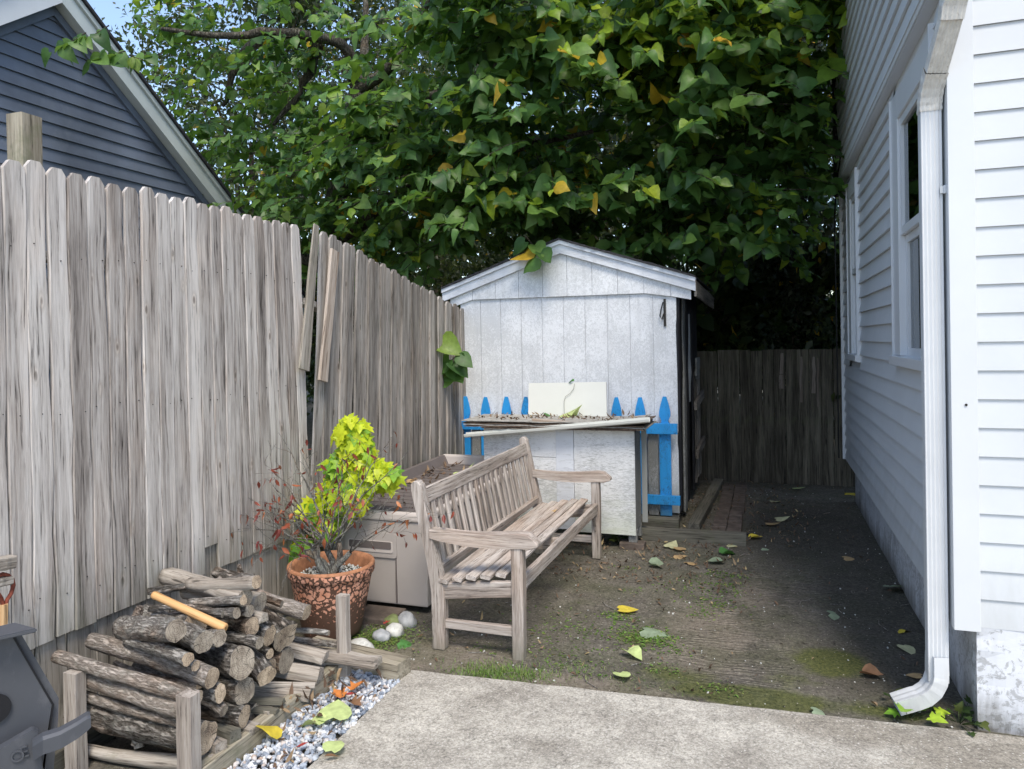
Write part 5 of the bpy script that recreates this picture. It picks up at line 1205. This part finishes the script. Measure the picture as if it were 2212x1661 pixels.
# grass and weeds
def grassfn(cx, cy, rx, ry):
    return lambda: (cx+random.gauss(0, rx), cy+random.gauss(0, ry), .0)
def tuft(nm, k, fn, h0, h1, matn=None):
    P_ = [fn() for _ in range(k)]; a = rng.uniform(0, 6.28, k)
    tipv = np.stack([np.cos(a)*.8, np.sin(a)*.8, rng.uniform(.05, .8, k)], 1); nv = np.stack([-np.cos(a), -np.sin(a), np.ones(k)*.7], 1)
    return stuff(leaves(nm, BLADE, P_, tipv, nv, rng.uniform(h0, h1, k), matn or M['grass']))
tuft('grass_tuft', 1100, grassfn(-1.22, 3.36, .12, .05), .012, .034); tuft('grass_tuft', 350, grassfn(-1.35, 3.30, .10, .03), .012, .03); tuft('grass_tuft', 350, grassfn(-.93, 3.49, .12, .06), .01, .025); tuft('grass_tuft', 200, grassfn(-.6, 3.45, .2, .08), .01, .02)
for (x, y, rx, ry, k) in ((-.66, 4.0, .09, .07, 420), (-.85, 4.25, .06, .05, 120), (-1.0, 3.95, .15, .1, 150), (-1.25, 4.1, .1, .1, 90), (-.35, 4.65, .12, .1, 120), (-.5, 4.9, .15, .1, 100), (-.3, 5.2, .08, .05, 90), (-1.1, 3.6, .2, .08, 150)):
    scatter('low_weeds', k, grassfn(x, y, rx, ry), .012, .028, M['grass'], OVAL, .3)
for _ in range(14):
    scatter('low_weeds', 45, grassfn(random.uniform(-1.5, .3), random.uniform(3.45, 5.2), .05, .035), .01, .022, M['grass'], OVAL, .3)
scatter('border_moss', 1500, lambda: (random.gauss(-2.03, .1), random.gauss(3.55, .13), .008), .008, .02, M['grass'], OVAL, .3)
def weed(px, py, k, s0, s1, matn, lb, T=LOBED, z=.06, sp=.05):
    c = at(px, py, Z=0); t_ = thing('weed', lb, 'weed', c)
    P_ = [(c.x+random.gauss(0, sp), c.y+random.gauss(0, sp), random.uniform(.02, z)) for _ in range(k)]
    leaves('weed_leaves', T, P_, [(p[0]-c.x, p[1]-c.y-.02, .01) for p in P_], [(0, -.4, 1)]*k, rng.uniform(s0, s1, k), matn, t_, curl=.3)
    b2 = bmesh.new()
    for p in P_: tube(b2, [c+Vector((0, 0, -.01)), Vector(p)], .0015, 4)
    obj('weed_stems', b2, M['leafmid'], t_)
weed(1965, 1552, 5, .05, .085, M['limegreen'], 'yellow-green seedling at the mouth of the downspout', z=.07)
weed(2072, 1560, 14, .03, .055, M['leafmid'], 'green seedling between the downspout and the foundation corner')
weed(1928, 1508, 5, .03, .04, M['leafmid'], 'tiny green seedling left of the downspout elbow', sp=.02, z=.03)
weed(1285, 1160, 26, .05, .09, M['leafmid'], 'dark green vine seedling under the cabinet behind the bench leg', z=.2, sp=.06)
weed(1340, 1175, 10, .04, .08, M['leafmid'], 'dark seedling in shade beside the cabinet block', z=.12)
weed(1640, 1003, 12, .03, .05, M['leafmid'], 'small seedling growing up the foot of the back fence', z=.25, sp=.05)

# ------------------------------------------------------------ trees
def sprays(cen, rad, k, nl, size, shell=.35, ylo=None):
    """drooping sprays of leaves inside an ellipsoid"""
    pos, tp, nr, sc_ = [], [], [], []; tw = []
    for _ in range(k):
        d = rng.normal(size=3); d /= np.linalg.norm(d); u = (shell+(1-shell)*rng.random())**.5 if shell else rng.random()**.33
        p = np.array(cen)+d*np.array(rad)*u
        a = rng.uniform(0, 6.28); out = np.array([d[0]*.8+.35*math.cos(a), d[1]*.8-.5+.35*math.sin(a), rng.uniform(-.35, .15)]); out /= np.linalg.norm(out)
        L = rng.uniform(.35, .75); side = np.cross(out, [0, 0, 1.]); side /= np.linalg.norm(side)+1e-9; cur = []
        for j in range(nl):
            u_ = (j+.5)/nl; q = p+out*L*u_+np.array([0, 0, -.22*L*u_*u_]); cur.append(q)
            s = 1 if j % 2 else -1; sz = size*rng.uniform(.5, 1.35)*(1 if j < nl-2 else .75)
            tip = side*s*.75+out*.5+np.array([0, 0, -.12-rng.random()*.6])+rng.normal(0, .2, 3)
            n_ = np.array([0, 0, 1.])*rng.uniform(.45, 1)+out*rng.uniform(.3, .9)+rng.normal(0, .22, 3)
            pos.append(q+tip/np.linalg.norm(tip)*.04); tp.append(tip); nr.append(n_); sc_.append(sz)
        tw.append([p-out*.12]+cur[::3]+[cur[-1]])
    return pos, tp, nr, sc_, tw
def limb(bm, pts, r0, r1, sides=8, sub=4, wob=.04):
    P_ = []; n_ = len(pts)-1
    for i in range(n_):
        a, b_ = Vector(pts[i]), Vector(pts[i+1]); p0 = Vector(pts[max(0, i-1)]); p3 = Vector(pts[min(n_, i+2)])
        for j in range(sub):
            t_ = j/sub; q = .5*((2*a)+(b_-p0)*t_+(2*p0-5*a+4*b_-p3)*t_*t_+(3*a-p0-3*b_+p3)*t_**3)
            P_.append(q+Vector([random.gauss(0, wob*.4) for _ in range(3)]))
    P_.append(Vector(pts[-1])); rr = [r0+(r1-r0)*i/(len(P_)-1) for i in range(len(P_))]
    tube(bm, P_, rr, sides); return P_
mt = thing('broadleaf_tree', 'large tree with big heart-shaped leaves arching over the white shed', 'tree', (-5.3, 8.6, 0))
bm = bmesh.new()
tr = limb(bm, [(-5.3, 8.9, 0), (-5.4, 8.8, 1.4), (-5.6, 8.6, 2.7), (-5.2, 8.5, 4.2), at(775, 195, Y=8.5)], .17, .12, 12)
fk = at(775, 195, Y=8.5)
Ls = [[fk, at(740, 95, Y=8.), at(600, 70, Y=7.4), at(480, 78, Y=7.1), at(350, 62, Y=6.9)], [fk, at(840, 150, Y=8.3), at(900, 60, Y=8.), at(960, -80, Y=7.6)], [fk, at(790, 90, Y=8.8), at(780, -60, Y=9)],
      [Vector((-5.3, 8.5, 3.6)), Vector((-4.4, 8.2, 4.4)), Vector((-3.2, 7.8, 4.6)), Vector((-1.8, 7.4, 4.8)), Vector((-.6, 7.2, 4.7))], [Vector((-5.4, 8.6, 3.)), Vector((-4.3, 8.0, 3.4)), Vector((-3.0, 7.5, 3.6)), Vector((-1.6, 7.2, 3.7))],
      [Vector((-5.4, 8.6, 2.6)), Vector((-6.3, 8.0, 3.0)), Vector((-7, 7.6, 3.1))], [at(560, 75, Y=8.1), at(520, 140, Y=8), at(480, 230, Y=7.9)], [at(690, 85, Y=8.2), at(660, 180, Y=8.2), at(590, 270, Y=8.1)]]
for l in Ls: limb(bm, l, .085, .022, 8)
pos, tp, nr, scs, tws = [], [], [], [], []
for cen, rad, k, nl, sz in (((-1.7, 7.5, 3.85), (2.3, 1.35, 1.15), 235, 11, .145), ((-.25, 7.5, 4.75), (1.0, 1.0, 1.0), 190, 11, .14), ((-.9, 8.6, 3.9), (1.3, .9, .9), 110, 11, .14), ((-1.6, 6.7, 5.1), (1.6, .9, .8), 115, 11, .145), ((-3.6, 7.9, 3.6), (1.4, 1.0, 1.0), 100, 11, .135),
        ((-5.0, 8.3, 3.4), (1.4, 1.0, 1.0), 110, 9, .125), ((-4.6, 8.0, 5.0), (1.4, .9, .8), 60, 9, .13), ((-6.0, 8.4, 4.2), (1.0, .6, 1.1), 60, 8, .12), ((-6.3, 7.9, 6.0), (1.3, .6, .7), 60, 9, .12), ((-7.2, 9.2, 5.0), (1.3, .8, 1.5), 80, 9, .13), ((-2.6, 7.0, 3.2), (1.0, .6, .5), 55, 10, .14), ((-.2, 8.0, 3.0), (.75, .9, .75), 60, 9, .13), ((-1.2, 7.6, 2.9), (1.3, .8, .35), 60, 9, .13),
        ((-3.0, 6.9, 4.3), (1.2, .7, .9), 60, 10, .14), ((-1.2, 8.5, 5.5), (2.2, 1.2, 1.), 120, 9, .15), ((.2, 7.8, 5.8), (.9, 1.2, .8), 60, 9, .14)):
    a = sprays(cen, rad, k, nl, sz)
    for l, q in zip((pos, tp, nr, scs, tws), a): l.extend(q)
# sprigs hanging in front of the gable and by the fence, and over the blue house rake
def sprig(px, py, Y_, nL, sz, ang, L=.3):
    p = at(px, py, Y=Y_)
    out = Vector((math.cos(ang), -.2, math.sin(ang))).normalized()
    cur = [np.array((p-out*L)[:])]
    for j in range(nL):
        q = np.array((p-out*L*(1-(j+1)/nL))[:]); cur.append(q); s = 1 if j % 2 else -1
        tip = np.array([s*.75+random.gauss(0, .2), -.1, -.85+random.uniform(0, .4)]); pos.append(q+np.array([s*.035, -.01*j, -.02])); tp.append(tip); nr.append((s*.2+random.gauss(0, .2), -1, .5)); scs.append(sz*random.uniform(.8, 1.15))
    tws.append(cur)
sprig(1168, 552, 6.37, 5, .16, -.9, .26)
sprig(950, 735, 6.0, 4, .22, -.5, .2); sprig(990, 765, 6.0, 6, .18, .6, .3); sprig(975, 800, 6.05, 3, .19, -1.2, .2)
for q in ((120, 110, 5.2), (170, 95, 5.3), (200, 130, 5.4), (240, 110, 5.6), (280, 120, 5.8)): sprig(*q, 5, .15, random.uniform(-.4, .6)+3.1, .35)
pos = np.array(pos); scs = np.array(scs)
mi = (rng.random(len(pos)) < .016).astype(int)
sunlit = (rng.random(len(pos)) < np.clip((pos[:, 2]-3.7)*.6, 0, .85)*np.clip((pos[:, 0]+2.4)*.6, 0, 1)) | (rng.random(len(pos)) < .05)
mi[(mi == 0) & sunlit] = 2   # sun through the upper right of the crown, put into the leaf colour
obj('trunk', bm, M['barktree'], mt, smooth=True)
leaves('crown', HEART, pos, tp, nr, scs, [M['leaf'], M['leafyellow'], M['leafsunlit']], mt, mi, curl=.7)
bm = bmesh.new()
for c in tws: tube(bm, [Vector(q) for q in c], [.007]+[.004]*(len(c)-2)+[.002], 4, cap=False)
obj('twigs', bm, M['barktree'], mt)
# trees behind, small leaves
def small_tree(label, base_, clumps, k, size,  matn, name='background_tree', group='trees behind the yard', T=DIAM, trunk=True):
    t_ = thing(name, label, 'tree', base_, group); P_ = []; per = k//len(clumps); bm = bmesh.new(); top = Vector(clumps[0][0])
    if trunk: limb(bm, [Vector(base_), Vector(base_).lerp(top, .5)+Vector((.15, 0, .2)), top+Vector((0, 0, clumps[0][1][2]*.5))], .16, .04, 8)
    for cen, rad in clumps:
        if trunk: limb(bm, [Vector(base_)+Vector((0, 0, (cen[2]-base_[2])*.4)), Vector(cen)*.5+(Vector(base_)+Vector((0, 0, cen[2]*.6)))*.5, Vector(cen)], .06, .015, 6)
        sub = rng.normal(size=(max(6, per//90), 3)); sub /= np.linalg.norm(sub, axis=1, keepdims=True); sub *= (rng.random((len(sub), 1))**.4)
        cc_ = np.array(cen)+sub*np.array(rad)
        ids = rng.integers(0, len(cc_), per); P_.append(cc_[ids]+rng.normal(size=(per, 3))*np.array(rad)*.14)
        if trunk:
            for q in cc_[:14]: tube(bm, [Vector(cen), (Vector(cen)+Vector(q))*.5+Vector((0, 0, .1)), Vector(q)], [.018, .012, .005], 4)
    P_ = np.concatenate(P_); P_ = P_[P_[:, 2] > .1]; n_ = len(P_)
    tipv = rng.normal(size=(n_, 3))+np.array([0, -.2, -.6]); nv = rng.normal(size=(n_, 3))*.6+np.array([0, -.4, .8])
    if trunk: obj('trunk', bm, M['barktree'], t_, smooth=True)
    else: bm.free()
    leaves('crown', T, P_, tipv, nv, rng.uniform(size*.6, size*1.3, n_), [matn, M['leafyellow']], t_, (rng.random(n_) < .01).astype(int))
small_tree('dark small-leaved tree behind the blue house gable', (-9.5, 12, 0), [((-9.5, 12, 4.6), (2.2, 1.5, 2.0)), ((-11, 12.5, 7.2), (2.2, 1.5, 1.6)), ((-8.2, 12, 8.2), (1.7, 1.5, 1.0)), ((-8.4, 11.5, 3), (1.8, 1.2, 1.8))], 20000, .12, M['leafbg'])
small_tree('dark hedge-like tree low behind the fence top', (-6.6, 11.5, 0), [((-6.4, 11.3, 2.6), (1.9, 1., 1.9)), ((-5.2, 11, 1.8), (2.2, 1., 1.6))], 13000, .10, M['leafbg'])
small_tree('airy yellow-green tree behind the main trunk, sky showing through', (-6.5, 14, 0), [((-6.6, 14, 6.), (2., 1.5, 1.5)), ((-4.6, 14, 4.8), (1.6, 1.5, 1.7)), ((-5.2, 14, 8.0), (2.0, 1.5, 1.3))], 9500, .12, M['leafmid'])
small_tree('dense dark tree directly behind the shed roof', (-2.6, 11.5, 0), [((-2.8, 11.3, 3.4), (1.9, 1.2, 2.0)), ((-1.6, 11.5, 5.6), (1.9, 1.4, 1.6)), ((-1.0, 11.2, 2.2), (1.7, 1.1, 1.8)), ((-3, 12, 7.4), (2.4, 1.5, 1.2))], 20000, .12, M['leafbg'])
small_tree('shaded broadleaf thicket above the back fence', (.3, 10.6, 0), [((-.4, 10.4, 2.0), (1.0, .7, .9)), ((.7, 10.2, 1.9), (.9, .6, .8)), ((-.6, 11, 4.0), (1.0, 1.0, 1.6))], 4600, .17, M['leafmid'], T=HEART)
small_tree('tall dark tree behind the far right of the yard', (1.8, 13, 0), [((1.2, 13, 5.0), (1.9, 1.2, 2.4)), ((2.8, 13, 7.5), (2.2, 1.5, 2.0)), ((0, 13.5, 7.8), (1.8, 1.2, 1.4)), ((1.0, 12.8, 2.0), (2., 1., 1.8))], 17000, .12, M['leafbg'])
small_tree('ivy-smothered dark trunk beside the corner of the white house', (.35, 9.9, 0), [((.32, 9.9, 1.2), (.45, .4, 1.3)), ((.35, 9.9, 2.8), (.50, .4, 1.2)), ((.38, 9.9, 4.2), (.52, .45, 1.2)), ((.5, 9.9, 5.4), (.6, .5, 1.))], 16000, .075, M['ivy'], 'ivy_tree', None)
for i, (x, y, s) in enumerate(((-14, 18, 1.2), (-3, 19, 1.3), (6, 18, 1.2), (-9, 20, 1.2))):
    small_tree(['far bushy tree beyond the blue house roof', 'far tree glimpsed through the gaps in the centre', 'far tree hidden beyond the white house', 'far tree glimpsed left of the main trunk'][i], (x, y, 0), [((x, y, 4*s), (3, 2, 2.6*s)), ((x+1.5, y, 1.8), (3.2, 1.5, 1.8))], 7000, .22, M['leafmid'])
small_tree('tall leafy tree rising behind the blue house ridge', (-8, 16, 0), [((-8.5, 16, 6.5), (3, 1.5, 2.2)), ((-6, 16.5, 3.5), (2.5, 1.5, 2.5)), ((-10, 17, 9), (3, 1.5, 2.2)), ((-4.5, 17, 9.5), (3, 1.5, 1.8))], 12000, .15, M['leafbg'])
small_tree('dark shrubby tree added just past the white house corner to shade the alley', (1.6, 9.6, 0), [((1.4, 9.3, 1.3), (.9, .7, 1.4)), ((1.7, 9.5, 3.0), (1.0, .8, 1.2)), ((2.8, 9.6, 2.2), (1., .8, 2.2))], 9000, .12, M['leafbg'])  # added tree, mostly hidden by the house, put there to shade the alley
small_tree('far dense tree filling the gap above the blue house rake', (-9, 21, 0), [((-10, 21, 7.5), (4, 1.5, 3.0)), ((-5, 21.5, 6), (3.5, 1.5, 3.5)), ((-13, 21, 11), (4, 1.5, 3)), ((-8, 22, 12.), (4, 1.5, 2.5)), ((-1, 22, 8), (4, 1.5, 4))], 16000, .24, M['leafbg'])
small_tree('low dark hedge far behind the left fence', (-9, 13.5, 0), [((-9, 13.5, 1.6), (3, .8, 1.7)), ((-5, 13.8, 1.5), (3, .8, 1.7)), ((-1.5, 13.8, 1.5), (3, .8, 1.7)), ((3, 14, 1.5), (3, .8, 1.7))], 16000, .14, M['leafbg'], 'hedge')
# small crumbs and grit on the soil, nails in the fence
def grit():
    while 1:
        x, y = random.uniform(-2.2, .78), 3.3+5.2*random.random()**1.6
        if x < -1.9 and y > 3.9: continue
        return x, y
stuff(stones('soil_crumbs', 1500, grit, .003, .009, lambda x, y, i: gz(x, y)+.003, M['dirt']))
stuff(stones('pale_grit', 260, grit, .003, .007, lambda x, y, i: gz(x, y)+.003, M['stone']))
bm = bmesh.new()
for i in range(28):
    y = 1.30+i*.0922
    if y > 3.8: break
    for z in (.64, 1.36, 2.01):
        q, dz = random.uniform(-.03, .03), random.gauss(0, .015); tube(bm, [(FX+.008, y+q, z+dz), (FX+.0125, y+q, z+dz)], .0024, 6)
stuff(obj('nail_heads', bm, M['iron'], t_fence))
bm = bmesh.new()
for i in range(26):                                 # twigs lying about
    x, y = grit(); a = random.uniform(0, 6.28); L = random.uniform(.05, .16)
    tube(bm, [(x, y, gz(x, y)+.004), (x+L*.5*math.cos(a), y+L*.5*math.sin(a), gz(x, y)+.009), (x+L*math.cos(a+.3), y+L*math.sin(a+.3), gz(x, y)+.004)], .002, 4)
stuff(obj('fallen_twigs', bm, M['barkgrey']))
